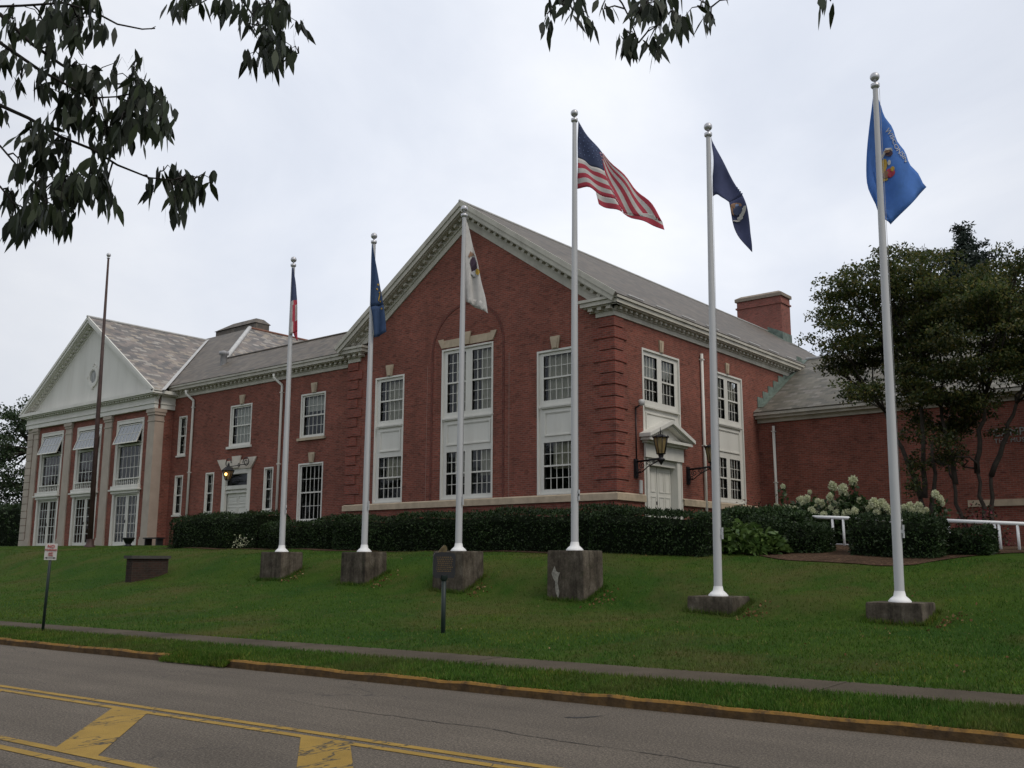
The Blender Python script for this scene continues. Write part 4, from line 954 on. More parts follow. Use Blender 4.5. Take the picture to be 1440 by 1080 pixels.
# ------------------------------------------------------------------ wall lanterns
def scroll(b, fr, cu, cw, r, d, a0, a1, rad=.018, turns=1.6, flip=1):
    pts = []
    for i in range(26):
        t = i/25; a = a0+flip*turns*2*math.pi*t; rr = r*(1-.78*t); pts.append(fr(cu+rr*math.cos(a), cw+rr*math.sin(a)))
    b.tube(pts, rad, 6)
def side_lantern(yc, label):
    zw = 4.44
    t = empty('wall_lantern', (0, yc, zw), label, 'wall lantern', 'iron lanterns on scrolled brackets')
    P = lambda o, z: np.array((o, yc, z))       # o = distance out of the wall
    b = MB(); b.box(0, .05, yc-.11, yc+.11, zw, zw+.66); b.box(0, .08, yc-.075, yc+.075, zw+.05, zw+.61); b.build('wall_plate', m['iron'], t)
    b = MB(); b.tube([P(.05, 5.0), P(.5, 5.02), P(1.03, 5.06)], .035, 8); b.tube([P(.05, 4.60), P(.26, 4.63), P(.5, 4.80), P(.8, 4.93), P(1.0, 5.02)], .02, 8)
    scroll(b, P, .28, 4.86, .12, 0, R(90), 0, .016, 1.5, 1); scroll(b, P, .53, 4.91, .09, 0, R(200), 0, .014, 1.4, -1); scroll(b, P, .75, 4.96, .06, 0, R(60), 0, .013, 1.4, 1); scroll(b, P, .18, 4.68, .08, 0, R(-60), 0, .013, 1.4, -1)
    b.build('bracket', m['iron'], t)
    c = P(1.03, 4.83)
    b = MB(); b.lathe(c, [(.01, 0), (.03, .03), (.07, .09), (.13, .16), (.14, .20), (.08, .24), (.07, .28), (.10, .31), (.08, .34), (.15, .37), (.17, .39)], 12); b.build('lamp_base', m['iron'], t)
    z0, z1, r0, r1 = .39, .93, .145, .25
    g = MB(); g.lathe(c, [(r0-.012, z0), (r1-.015, z1)], 8, sm=False); g.build('lamp_glass', m['amber'], t)
    b = MB()
    for k in range(8):
        a = 2*math.pi*k/8; b.tube([c+(r0*math.cos(a), r0*math.sin(a), z0), c+(r1*math.cos(a), r1*math.sin(a), z1)], .013, 5)
    b.lathe(c, [(r1+.02, z1-.01), (r1+.045, z1+.015), (r1+.025, z1+.045), (r1-.05, z1+.06), (.14, z1+.10), (.06, z1+.12)], 8, sm=False)
    for k in range(8):
        a = 2*math.pi*k/8; b.tube([c+((r1+.03)*math.cos(a), (r1+.03)*math.sin(a), z1+.03), c+((r1+.04)*math.cos(a), (r1+.04)*math.sin(a), z1+.085)], [.018, .004], 5)
    b.build('lamp_cage', m['iron'], t)
    b = MB(); b.tube([c+(-.06, 0, z1+.11), c+(-.09, 0, z1+.17), c+(0, 0, z1+.23), c+(.09, 0, z1+.17), c+(.06, 0, z1+.11)], .010, 6); b.tube([c+(0, 0, z1+.11), c+(0, 0, z1+.25), c+(0, 0, z1+.36)], [.018, .018, .004], 8); b.build('finial', m['iron'], t)
    return t
side_lantern(1.22, 'black iron lantern on a scrolled bracket at the corner left of the pedimented side door')
side_lantern(4.90, 'black iron lantern on a scrolled bracket right of the pedimented side door, behind a flagpole')
# lit lantern on the scrolled iron over the wing door
t = empty('door_lantern', (-22.2, .3, 5.9), 'small lit amber lantern hanging from scrolled ironwork above the white left wing door', 'wall lantern')
P = lambda u, w_, d=.35: W_.p(u, w_, d)
b = MB(); S2 = lambda cu, cw: P(cu, cw, .30)
b.tube([P(-22.5, 6.0, .05), P(-22.5, 6.05, .3), P(-20.95, 6.12, .3)], .022, 6); b.tube([P(-22.5, 6.05, .3), P(-22.1, 6.04, .55), P(-21.95, 6.1, .72)], .022, 6)
scroll(b, S2, -21.15, 6.2, .26, 0, R(190), 0, .02, 1.6, -1); scroll(b, S2, -21.72, 6.08, .11, 0, R(0), 0, .016, 1.4, 1)
SD = lambda cu, cw: W_.p(cu, cw, .72)
scroll(b, SD, -22.0, 6.15, .26, 0, R(0), 0, .022, 1.1, 1)
b.build('bracket', m['iron'], t)
c = P(-21.95, 5.36, .72)
b = MB()
for k in range(6):
    a = 2*math.pi*k/6; b.tube([c+(.12*math.cos(a), .12*math.sin(a), 0), c+(.26*math.cos(a), .26*math.sin(a), .42)], .02, 5)
b.lathe(c, [(.13, -.03), (.14, .0), (.12, .02)], 6, sm=False); b.lathe(c, [(.30, .42), (.31, .45), (.12, .62), (.05, .66), (.05, .78)], 6, sm=False); b.build('lamp_cage', m['iron'], t)
b = MB(); b.lathe(c, [(.105, .02), (.235, .42)], 6, sm=False); b.build('lamp_glass', m['amber'], t)
b = MB(); b.lathe(c+(.10, -.19, .18), [(.01, 0), (.055, .04), (.06, .10), (.02, .15)], 10); b.build('bulb', m['lit'], t)

# ------------------------------------------------------------------ flagpoles
PY_ = -9.0
POLES = [(-6.12, 1.84, 9.27, -.06), (-2.48, 1.83, 9.26, .02), (1.05, 1.84, 9.28, .05), (4.68, 1.84, 10.93, .10), (8.31, .90, 10.43, .14), (11.98, .88, 10.40, .19)]
def pole_meshes(H_, r0, r1, t):
    b = MB(); hs = H_-.36; b.lathe((0, 0, 0), [(r0, .0), (r0, .3), (r0*.97, H_*.3), (r0*.80, H_*.62), (r1, hs)], 20); o1 = b.build('shaft', m['pole'], t)
    b = MB(); b.lathe((0, 0, 0), [(r0*2.3, 0), (r0*2.3, .02), (r0*1.9, .06), (r0*1.25, .11), (r0*1.05, .20)], 24); b.build('base_flange', m['pole_flange'], t)
    b = MB(); b.lathe((0, 0, hs), [(r1*1.15, 0), (r1*1.75, .03), (r1*1.75, .09), (r1*.6, .11), (r1*.35, .14)], 16); b.build('truck', m['silver'], t)
    b = MB(); b.lathe((0, 0, hs+.13), [(.012, 0)]+[(max(.003, .095*math.sin(math.pi*i/12)), .115-.095*math.cos(math.pi*i/12)) for i in range(13)], 18); b.build('finial_ball', m['silver'], t)
    b = MB(); b.box(r0*.9, r0*.9+.06, -.015, .015, 1.25, 1.31); b.box(r0*.9+.03, r0*.9+.06, -.015, .015, 1.16, 1.40); b.build('cleat', m['pole'], t)
    b = MB(); b.tube([(r0+.02, 0, 1.3), (r0*.8+.025, .0, H_*.5), (r1+.03, 0, hs-.02)], .004, 5); b.build('halyard', m['halyard'], t)
PG = 'white flagpoles on concrete blocks'
PL = ['white flagpole second from left, limp red, white and blue flag wrapped on it', 'white flagpole carrying the limp dark blue flag in front of the left gable eave', 'white flagpole carrying the white flag in front of the gable peak', 'tallest white flagpole flying the flag of stars and stripes', 'white flagpole flying the dark navy flag, base low on the slope', 'rightmost white flagpole flying the bright blue flag']
PL[0] = 'leftmost white flagpole with a limp red, white and blue flag hugging it'
protos = {}
POBJ = []
for (x, z, h, ln), lab in zip(POLES, PL):
    key = round(h, 1)
    if key not in protos:
        t = empty('flagpole', (0, 0, 0), lab, 'flagpole', PG); ORG[t.name] = np.zeros(3)
        pole_meshes(h, .088, .050, t); protos[key] = t; t.location = (x, PY_, z); t.rotation_euler = (0, math.atan2(ln, h), 0); POBJ.append(t)
    else: POBJ.append(dup(protos[key], (x, PY_, z), lab, (0, math.atan2(ln, h), 0)))
BG = 'concrete flagpole bases on the bank'
BL = ['leftmost grey concrete block under a flagpole, shallow and streaked', 'streaked concrete block under the limp dark blue flag', 'concrete block partly hidden behind the dark historical marker', 'tall concrete block with a white spill stain on its front', 'low concrete block sunk in the slope under the navy flag', 'rightmost low concrete block under the bright blue flag']
for i, ((x, z, h, ln), lab) in enumerate(zip(POLES, BL)):
    b = MB(); wx, wy = .50, .39; hz = .9 if z > 1 else .55
    if i == 3: hz = 1.35
    lo = -hz-.5; c = .04
    pts = [(-wx, -wy), (wx, -wy), (wx, wy), (-wx, wy)]
    jit = [(random.uniform(-.015, .015), random.uniform(-.015, .015)) for _ in range(4)]
    def lev(s, zz): return [(x+px*s+j[0], PY_+py*s+j[1], z+zz) for (px, py), j in zip(pts, jit)]
    V = lev(1.03, lo)+lev(1.0, -.05)+lev(.985, -.012)+lev(.96, -.002)
    b.add(V, [(a*4+k, a*4+(k+1) % 4, a*4+4+(k+1) % 4, a*4+4+k) for a in range(3) for k in range(4)]+[(12, 13, 14, 15)])
    o = b.build('concrete_block', m['concrete'], uv=False); tag(o, lab, 'concrete block', BG)
    if i == 3:
        s = MB(); F = Fr((x, PY_-wy-.022, z), (1, 0, 0), (0, -1, 0))
        s.fprism(F, [(-.36, -.52), (-.28, -.36), (-.22, -.48), (-.12, -.50), (-.17, -.60), (-.19, -.75), (-.14, -.95), (-.18, -1.08), (-.25, -.92), (-.26, -.70), (-.32, -.62)], .0, .006)
        s.build('stain', plain('whitewash_stain', (.27, .255, .22), .9, .4, 14), o)
TF = []; LT = []
for (x, z, h, ln) in POLES:
    n = 1500; a = rng.integers(0, 4, n); u = rng.uniform(-1, 1, n); X = np.where(a == 0, x-.54, np.where(a == 1, x+.54, x+u*.54)); Y = np.where(a == 2, PY_-.43, np.where(a == 3, PY_+.43, PY_+u*.43))
    X = X+rng.normal(0, .04, n); Y = Y+rng.normal(0, .04, n); TF.append(leaves(np.stack([X, Y, gvec(X, Y)-.01], 1), .12, .015, -1.2, .5, 3)[0])
    X = x+.72+np.abs(rng.normal(0, .22, 40)); Y = PY_-.2+rng.normal(0, .3, 40); LT.append(leaves(np.stack([X, Y, gvec(X, Y)+.03], 1), .07, .05, 0, 1, 4)[0])
n = 160; X = rng.uniform(-12, 15, n); Y = rng.uniform(-16, -5, n); LT.append(leaves(np.stack([X, Y, gvec(X, Y)+.04], 1), .05, .035, 0, 1, 4)[0])
TF = np.concatenate(TF); o = raw_mesh('grass', TF, len(TF)//3, 3, [m['blade']]); tag(o, kind='stuff')
LT = np.concatenate(LT); o = raw_mesh('leaf_litter', LT, len(LT)//4, 4, [leaf_mat('dead_leaves', [(.10, .05, .02), (.17, .085, .03), (.22, .17, .08)], .8, .1, 2, .2)]); tag(o, kind='stuff')
# brown pole
t = empty('flagpole', (-27.1, -4., 2.2), 'tall rust brown flagpole without a flag in front of the pillared front', 'flagpole')
b = MB(); b.tube([(-27.1, -4, 2.2), (-27.3, -4, 9.), (-27.5, -4, 16.5)], [.13, .10, .05], 14); b.build('shaft', m['brown'], t)
b = MB(); b.lathe((-27.1, -4, 2.1), [(.26, 0), (.26, .12), (.18, .2), (.15, .45)], 14); b.build('base_flange', m['brown'], t)
b = MB(); b.lathe((-27.5, -4, 16.5), [(.07, 0), (.09, .03), (.03, .06)]+[(max(.004, .11*math.sin(math.pi*i/10)), .18-.11*math.cos(math.pi*i/10)) for i in range(11)], 14); b.build('finial_ball', m['silver'], t)

# ------------------------------------------------------------------ flags
def resample(P, n):
    P = np.array(P, float); d = np.r_[0, np.cumsum(np.linalg.norm(np.diff(P, axis=0), axis=1))]; t = np.linspace(0, d[-1], n)
    return np.stack([np.interp(t, d, P[:, 0]), np.interp(t, d, P[:, 1])], 1)
def smooth_line(P, n):
    P = resample(P, n)
    for _ in range(3): P[1:-1] = (P[:-2]+2*P[1:-1]+P[2:])/4
    return P
class Flag:
    """cloth traced in its own plane through the pole, then given folds of real depth"""
    def __init__(s, i, zx, zy, sc, fold, turn=0.):
        x, z, h, ln = POLES[i]; s.sc, s.zx, s.zy, s.fold = sc, zx, zy, fold; s.b = MB()
        dirw = np.array([math.cos(YAW+turn), math.sin(YAW+turn), 0]); s.n = np.array([dirw[1], -dirw[0], 0]); s.p0 = np.array([x+ln*.8, PY_, z])
    def P(s, q, lift=0.):
        px, py = s.zx+q[0]/s.sc, s.zy+q[1]/s.sc
        return on_plane(px, py, s.p0, s.n)+s.n*(s.fold(q[0], q[1])+lift)
    def ruled(s, e0, e1, nu, nv, mat_fn, sm=True):
        A, B = smooth_line(e0, nu+1), smooth_line(e1, nu+1); vs = []
        for i in range(nu+1):
            for j in range(nv+1): vs.append(s.P(A[i]+(B[i]-A[i])*j/nv))
        b0 = len(s.b.v); s.b.v.extend([tuple(v) for v in vs])
        for i in range(nu):
            for j in range(nv):
                s.b.f.append(tuple(b0+k for k in (i*(nv+1)+j, (i+1)*(nv+1)+j, (i+1)*(nv+1)+j+1, i*(nv+1)+j+1))); s.b.mi.append(mat_fn((i+.5)/nu, (j+.5)/nv)); s.b.smooth.append(sm)
    def patch(s, pts, mi, lift=.02): s.b.add([s.P(p, lift) for p in pts], [tuple(range(len(pts)))], mi)
    def blob(s, c, rx, ry, mi, lift=.02, rot=0., n=14):
        s.patch([(c[0]+rx*math.cos(a)*math.cos(rot)-ry*math.sin(a)*math.sin(rot), c[1]+rx*math.cos(a)*math.sin(rot)+ry*math.sin(a)*math.cos(rot)) for a in [2*math.pi*k/n for k in range(n)]], mi, lift)
    def text(s, string, o, ang, size, mi, lift=.02):
        V, Fs = text_mesh(string, size, 0.); ca, sa = math.cos(ang), math.sin(ang)
        s.b.add([s.P((o[0]+p[0]*ca+p[1]*sa, o[1]+p[0]*sa-p[1]*ca), lift) for p in V], Fs, mi)
    def done(s, mats, label):
        o = s.b.build('flag', mats, None, uv=False); md = o.modifiers.new('thickness', 'SOLIDIFY'); md.thickness = .006; md.offset = 0
        o['group'] = 'flags flying from the white flagpoles'
        return tag(o, label, 'flag')
# stars and stripes (zoom frame: origin 800,150, scale 5.143)
f = Flag(3, 800, 150, 5.143, lambda x, y: .05*math.sin(x*.028+y*.006)+.03*math.sin(x*.05-y*.02)+.0006*(x-60), .12)
stripe = lambda k: 0 if k % 2 == 0 else 1
# hoist part, full height: rows run with the stripes
f.ruled([(65, 110), (110, 180), (170, 262), (238, 350)], [(65, 368), (115, 378), (150, 440), (250, 478)], 14, 12, lambda u, v: 2)
def rowmat(n, first): return lambda u, v: stripe(first+int(v*n))
f.ruled([(65, 368), (115, 378), (150, 440), (250, 478)], [(65, 588), (128, 584), (190, 628), (322, 690)], 14, 12, rowmat(6, 1))
f.ruled([(250, 478), (262, 500), (275, 530)], [(322, 690), (350, 735), (372, 782)], 3, 12, rowmat(6, 1))
f.ruled([(190, 628), (240, 650), (322, 690)], [(212, 712), (280, 748), (368, 784)], 8, 12, lambda u, v: 1 if v < .5 else 0)
f.ruled([(322, 690), (345, 735), (368, 784)], [(322, 692), (350, 738), (372, 784)], 2, 2, lambda u, v: 0)
# folded-over fly: the seven long stripes
f.ruled([(215, 345), (250, 470), (330, 700), (382, 788)], [(242, 350), (400, 540), (560, 720), (652, 868)], 18, 28, lambda u, v: stripe(int(v*7)))
f.ruled([(382, 788), (480, 800), (560, 800), (652, 868)], [(368, 786), (470, 838), (560, 880), (664, 925)], 12, 12, lambda u, v: 1 if v < .45 else 0)
for r_ in range(6):
    for c_ in range(6):
        u, v = (c_+.5+(r_ % 2)*.25)/6.4, (r_+.6)/6.6
        top = np.array([65+173*u, 110+240*u]); bot = np.array([65+185*u, 368+110*u*u]); q = top+(bot-top)*v
        f.patch([(q[0]+(4.6 if k % 2 == 0 else 1.9)*math.sin(k*math.pi/5), q[1]-(4.6 if k % 2 == 0 else 1.9)*math.cos(k*math.pi/5)) for k in range(10)], 3, .012)
f.done([m['f_red'], m['f_white'], m['f_navy'], m['f_pale']], 'red and white striped flag with a blue starred canton streaming from the tallest pole')
# navy flag
f = Flag(4, 800, 150, 5.143, lambda x, y: .06*math.sin(x*.035-y*.008)+.03*math.sin(y*.02), .2)
f.ruled([(1030, 228), (1095, 345), (1190, 525), (1250, 650)], [(1040, 650), (1062, 634), (1096, 668), (1158, 690)], 16, 12, lambda u, v: 0)
f.ruled([(1158, 690), (1175, 770), (1200, 860), (1230, 930), (1318, 1052)], [(1250, 650), (1282, 745), (1306, 850), (1310, 925), (1322, 1056)], 18, 10, lambda u, v: 0)
f.blob((1205, 718), 38, 22, 1); f.blob((1190, 745), 20, 40, 1, .02, -.25); f.blob((1218, 752), 30, 34, 2, .028); f.blob((1252, 768), 14, 45, 3, .024, .25); f.blob((1240, 805), 18, 12, 3, .026); f.blob((1212, 715), 14, 9, 4, .032); f.blob((1218, 822), 28, 6, 3, .026)
for k in range(4): f.blob((1216+k*9, 590+k*16), 4, 7, 5, .02)
f.done([m['f_indigo'], m['f_tan'], m['f_navy'], m['f_white'], m['f_pale'], m['f_steel']], 'dark navy flag with a pale round seal half hidden in its folds')
# bright blue flag (origin 780,90, scale 2.571)
f = Flag(5, 780, 90, 2.571, lambda x, y: -.14+.07*math.sin(x*.04-y*.012)+.035*math.sin(x*.09+y*.02), .05)
f.ruled([(1160, 95), (1198, 178), (1240, 252), (1290, 330), (1363, 430)], [(1150, 205), (1160, 330), (1175, 430), (1195, 510), (1230, 568)], 20, 16, lambda u, v: 0)
f.ruled([(1158, 110), (1150, 200), (1142, 300), (1136, 385), (1140, 432), (1160, 487)], [(1158, 112), (1170, 260), (1176, 350), (1185, 440), (1195, 500), (1205, 545)], 16, 6, lambda u, v: 0)
f.ruled([(1160, 487), (1180, 520), (1195, 540)], [(1195, 500), (1208, 530), (1230, 567)], 4, 4, lambda u, v: 0)
f.text('WISCONSIN', (1197, 236), 1.00, 25, 1)
f.blob((1213, 318), 15, 11, 2); f.blob((1206, 312), 9, 5, 3, .026); f.blob((1197, 362), 13, 26, 4, .02, .1); f.blob((1222, 385), 15, 16, 5, .022); f.blob((1208, 390), 11, 13, 3, .03); f.blob((1200, 405), 18, 7, 4, .02); f.blob((1216, 350), 6, 9, 1, .028); f.blob((1229, 372), 6, 9, 4, .032)
f.patch([(1188, 330), (1200, 300), (1222, 300), (1228, 310), (1205, 308), (1194, 334)], 1, .022)
f.done([m['f_blue'], m['f_white'], m['f_plum'], m['f_tan'], m['f_gold'], m['f_red']], 'bright blue flag lettered in white above a yellow and red crest')
# white flag (origin 470,270, scale 6)
f = Flag(2, 470, 270, 6, lambda x, y: .05*math.sin(x*.06-y*.004)+.03*math.sin(x*.1), .1)
f.ruled([(1098, 205), (1120, 225), (1160, 410), (1200, 560), (1240, 760), (1280, 900), (1298, 1020)], [(1098, 208), (1100, 300), (1102, 480), (1104, 640), (1106, 780), (1108, 880), (1112, 925)], 26, 10, lambda u, v: 0)
f.ruled([(1112, 925), (1150, 950), (1190, 975), (1240, 995), (1298, 1020)], [(1112, 900), (1180, 900), (1220, 900), (1270, 940), (1297, 1010)], 8, 3, lambda u, v: 0)
f.patch([(1150, 575), (1166, 545), (1185, 550), (1200, 600), (1204, 650), (1190, 655), (1180, 672), (1160, 668), (1154, 640), (1146, 600)], 1); f.patch([(1130, 545), (1150, 500), (1170, 520), (1168, 535), (1150, 545), (1140, 560)], 2); f.patch([(1165, 500), (1182, 530), (1186, 545), (1172, 530)], 2, .022)
f.blob((1186, 690), 34, 30, 3, .015); f.blob((1208, 680), 16, 26, 4, .024, -.2); f.blob((1172, 610), 12, 18, 5, .03)
f.done([m['f_white'], m['f_plum'], m['f_tan'], m['hem'], m['f_gold'], m['f_steel']], 'white flag with a dark eagle emblem hanging before the gable')
# dark blue flag (origin 350,320, scale 3.892)
f = Flag(1, 350, 320, 3.892, lambda x, y: .12+.05*math.sin(x*.11+y*.003)+.02*math.sin(x*.21), .1)
f.ruled([(673, 95), (669, 200), (668, 300), (667, 440)], [(676, 96), (694, 190), (712, 290), (738, 430)], 14, 8, lambda u, v: 0)
f.ruled([(667, 440), (678, 480), (684, 560), (686, 610)], [(738, 430), (745, 480), (750, 530), (753, 578)], 8, 8, lambda u, v: 0)
for q in ((708, 318), (720, 410), (716, 360), (703, 345), (727, 450)): f.blob(q, 4, 5, 1)
f.blob((714, 385), 3, 22, 1, .02, .2)
f.done([m['f_steel'], m['f_gold']], 'limp dark blue flag with small gold stars at the left gable eave')
# limp tricolour pennant
f = Flag(0, 350, 320, 3.892, lambda x, y: .12+.04*math.sin(x*.22+y*.01), .1)
def om(u, v):
    if u < .50: return 2
    if u < .58: return 0 if v > .4 else 1
    return (1, 0, 1)[int(v*2.99)] if u < .82 else (0 if v > .45 else 1)
f.ruled([(238, 225), (234, 330), (230, 450), (224, 592)], [(246, 225), (258, 300), (268, 430), (269, 575)], 28, 9, om)
f.ruled([(246, 585), (250, 600), (266, 624)], [(268, 572), (269, 590), (269, 626)], 4, 3, lambda u, v: 0)
f.done([m['f_red'], m['f_white'], m['f_navy']], 'limp red, white and blue flag hanging straight down its pole')

# ------------------------------------------------------------------ signs on the bank
t = empty('parking_sign', (-2.04, -17.99, .15), 'small white no parking sign with red letters on a leaning dark post', 'sign')
tp = on_plane(73.0, 764, (-2.04, -17.99, 0), (FW[0], FW[1], 0)); bs = np.array((-2.04, -17.99, .1)); ax = unit(tp-bs)
b = MB(); b.tube([bs, bs+(tp-bs)*.985], .028, 6); b.build('post', m['green_iron'], t)
nS = np.array([math.sin(YAW+.35), -math.cos(YAW+.35), 0]); uS = np.array([math.cos(YAW+.35), math.sin(YAW+.35), 0]); uS = unit(uS-ax*(uS@ax)); nS = np.cross(uS, ax)
Fp = Fr(tp-ax*.335+nS*.035, uS, nS, ax)
b = MB(); b.fbox(Fp, -.115, .115, 0, .33, -.004, .0); sp = b.build('sign_plate', m['sign_white'], t)
b = MB()
for s, y, z_ in (('NO', .245, .085), ('PARKING', .185, .052)): put_text(b, s, Fp, 0, y, .004, z_, center=True)
for s, y in (('ANY', .125), ('TIME', .080)): put_text(b, s, Fp, 0, y, .004, .042, center=True)
b.build('lettering', m['sign_red'], sp, uv=False)
b = MB(); b.fbox(Fp, -.07, .07, .035, .047, .001, .004); b.fprism(Fp, [(-.105, .041), (-.06, .020), (-.06, .062)], .001, .004); b.fprism(Fp, [(.105, .041), (.06, .062), (.06, .020)], .001, .004); b.build('arrow', m['black'], sp, uv=False)
zm = ground(5.6, -14.4)
t = empty('historical_marker', (5.6, -14.4, zm-.05), 'dark cast historical marker with gilt lines of text on a green post', 'marker')
mt = on_plane(624.5, 809, (5.6, -14.4, 0), (FW[0], FW[1], 0)); mtop = on_plane(624.5, 778, (5.6, -14.4, 0), (FW[0], FW[1], 0))
b = MB(); b.tube([(5.6, -14.4, zm-.3), (5.6, -14.4, mt[2]-.02)], .042, 12); b.lathe((5.6, -14.4, mt[2]-.10), [(.045, 0), (.07, .03), (.07, .10)], 12); b.build('post', m['green_iron'], t)
am = YAW+.28; Fm = Fr((5.6, -14.4, mt[2]), (math.cos(am), math.sin(am), 0), (math.sin(am), -math.cos(am), 0)); hm = mtop[2]-mt[2]
b = MB(); b.fprism(Fm, [(-.19, -.02), (-.17, -.05), (.17, -.05), (.19, -.02), (.205, .02), (.205, hm-.04), (.18, hm), (.08, hm+.02), (-.08, hm+.02), (-.18, hm), (-.205, hm-.04), (-.205, .02)], -.03, .03); mp_ = b.build('plaque', m['iron'], t)
b = MB()
for k in range(8):
    y = hm-.075-k*.036; x = -.15+random.uniform(0, .03)*(k > 0)
    while x < .14:
        wd = random.uniform(.010, .030); b.fbox(Fm, x, min(x+wd, .155), y, y+.009, .03, .034); x += wd+random.uniform(.010, .020)
b.build('gilt_text', m['gold'], mp_, uv=False)
b = MB(); b.fprism(Fm, [(.05*math.cos(a), hm+.075+.07*math.sin(a)) for a in [2*math.pi*k/18 for k in range(18)]], -.02, .02); b.fprism(Fm, [(-.12, hm+.01), (-.04, hm+.03), (-.05, hm+.11), (-.10, hm+.05)], -.012, .012); b.build('crest', plain('gilt_iron', (.10, .075, .035), .5, .4, 20), mp_)

# brick stub wall on the bank
t = empty('brick_stub_wall', (-12.5, -9.7, 1.0), 'low old brick stub wall with a dark slab cap let into the grass bank', 'wall')
b = MB(); b.box(-12.5, -12.15, -10.35, -9.03, .2, 1.63); b.build('brick_body', m['brick_old'], t)
b = MB(); b.box(-12.57, -12.08, -10.42, -8.98, 1.63, 1.73); b.build('cap', plain('dark_slab', (.07, .065, .06), .85, .25, 8, bump=.3), t)
# urns by the pillared front
def urn(x, y, label):
    z = ground(x, y); b = MB(); b.lathe((x, y, z-.02), [(.18, 0), (.2, .05), (.12, .1), (.16, .16), (.26, .35), (.31, .40), (.29, .43), (.26, .42), (.2, .36)], 18)
    o = b.build('planter', m['iron'], uv=False); tag(o, label, 'planter')
urn(-27.7, -1.7, 'dark round planter on the ground at the foot of the corner pillar')
t = empty('bench', (-26.3, -1.1, 2.3), 'low dark bench against the brick wall left of the hedge', 'bench'); zb_ = ground(-26.3, -1.1)
b = MB(); b.box(-27.0, -25.7, -1.35, -.9, zb_+.36, zb_+.42); b.build('seat', m['iron'], t)
for x in (-26.9, -25.9): b = MB(); b.box(x, x+.1, -1.3, -.95, zb_-.02, zb_+.36); b.build('leg', m['iron'], t)

# ------------------------------------------------------------------ hedges and shrubs
def hedge(x0, x1, y0, y1, ztop, label, group='clipped dark hedges along the building', n=None, mat_='hedge', size=.085, zt2=None, bulge=.12, round_=.35, name='hedge', cat='hedge'):
    t = empty(name, ((x0+x1)/2, (y0+y1)/2, ground((x0+x1)/2, (y0+y1)/2)), label, cat, group)
    zt2 = ztop if zt2 is None else zt2
    area = 2*(x1-x0)*1.4+(x1-x0)*(y1-y0)+2*(y1-y0)*1.4; n = n or int(area*520)
    # points over a rounded box
    U = rng.uniform(-1, 1, (n, 3)); ax_ = rng.choice(3, n, p=(lambda a: a/a.sum())(np.array([(y1-y0)*1.4, (x1-x0)*1.4, (x1-x0)*(y1-y0)])))
    U[np.arange(n), ax_] = np.sign(U[np.arange(n), ax_])*rng.uniform(.86, 1.03, n)
    hx, hy = (x1-x0)/2, (y1-y0)/2
    # round the corners
    ex_ = np.clip((np.abs(U[:, 0])*hx-(hx-round_))/round_, 0, 1); ey_ = np.clip((np.abs(U[:, 1])*hy-(hy-round_))/round_, 0, 1); ez_ = np.clip((U[:, 2]-.5)/.5, 0, 1)
    k = np.sqrt(np.maximum(1, ex_**2+ey_**2+ez_**2)); k2 = 1-(1-1/k)
    X = np.sign(U[:, 0])*(np.where(ex_ > 0, (hx-round_)+round_*ex_*k2, np.abs(U[:, 0])*hx)); Y = np.sign(U[:, 1])*(np.where(ey_ > 0, (hy-round_)+round_*ey_*k2, np.abs(U[:, 1])*hy))
    X = X+(x0+x1)/2; Y = Y+(y0+y1)/2
    top = ztop+(zt2-ztop)*np.clip((X-x0)/(x1-x0), 0, 1)+.06*np.sin(X*1.7+x0)+.04*np.sin(X*4.3)+.03*np.sin(Y*5)
    gz = gvec(X, Y); zz = np.where(ez_ > 0, .5+.5*ez_*k2, U[:, 2]); Z = gz+.02+(top-gz)*(zz+1)/2
    bz = bulge*np.sin((zz+1)/2*math.pi)*np.sin(X*2.3+Z*2)+.05*rng.normal(size=n)
    Y = Y+np.sign(U[:, 1])*bz*.6*(ax_ == 1); P = np.stack([X, Y, Z+.03*rng.normal(size=n)], 1)
    out = np.zeros((n, 3)); out[np.arange(n), ax_] = np.sign(U[np.arange(n), ax_]); out[:, 2] += .4
    V, nf, kk = leaves(P, size, size*.5, 0, .75, 4, out*.7); raw_mesh('foliage', V, nf, kk, [m[mat_]], t)
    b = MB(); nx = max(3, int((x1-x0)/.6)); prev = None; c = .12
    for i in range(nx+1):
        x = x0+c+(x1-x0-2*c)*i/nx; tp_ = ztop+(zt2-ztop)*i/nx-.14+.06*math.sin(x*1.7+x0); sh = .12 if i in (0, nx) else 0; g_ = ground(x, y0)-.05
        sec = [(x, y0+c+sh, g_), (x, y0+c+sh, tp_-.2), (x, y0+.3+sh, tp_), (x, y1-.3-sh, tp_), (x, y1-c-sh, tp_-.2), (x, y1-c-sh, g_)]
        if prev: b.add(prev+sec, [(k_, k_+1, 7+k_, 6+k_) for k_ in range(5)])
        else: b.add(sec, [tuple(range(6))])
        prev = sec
    b.add(prev, [tuple(range(6))[::-1]]); b.build('dark_core', m['hedge_core'], t, uv=False)  # solid core blocks the view; inner shade put into its near-black colour
    return t
hedge(-19.6, -13.6, -4.6, -2.7, 3.38, 'tall clipped hedge at the left end, with a small white-flowered weed at its foot', zt2=3.40)
hedge(-13.7, -8.9, -4.4, -2.9, 2.92, 'long hedge section of lower dipping top behind the leftmost white flagpole', zt2=3.12)
hedge(-9.0, 2.9, -4.7, -3.0, 3.05, 'longest dark hedge under the gable windows', zt2=3.09)
hedge(2.2, 5.9, -5.0, -3.2, 2.95, 'short dark hedge below the pedimented side door', zt2=2.87)
hedge(4.6, 7.2, -1.8, .4, 3.05, 'loose green shrub hedge beneath the side windows', zt2=2.95, mat_='shrub', size=.11)
hedge(5.85, 6.9, -2.9, -1.6, 2.78, 'clipped dark bush beside the pale hostas', zt2=2.76)
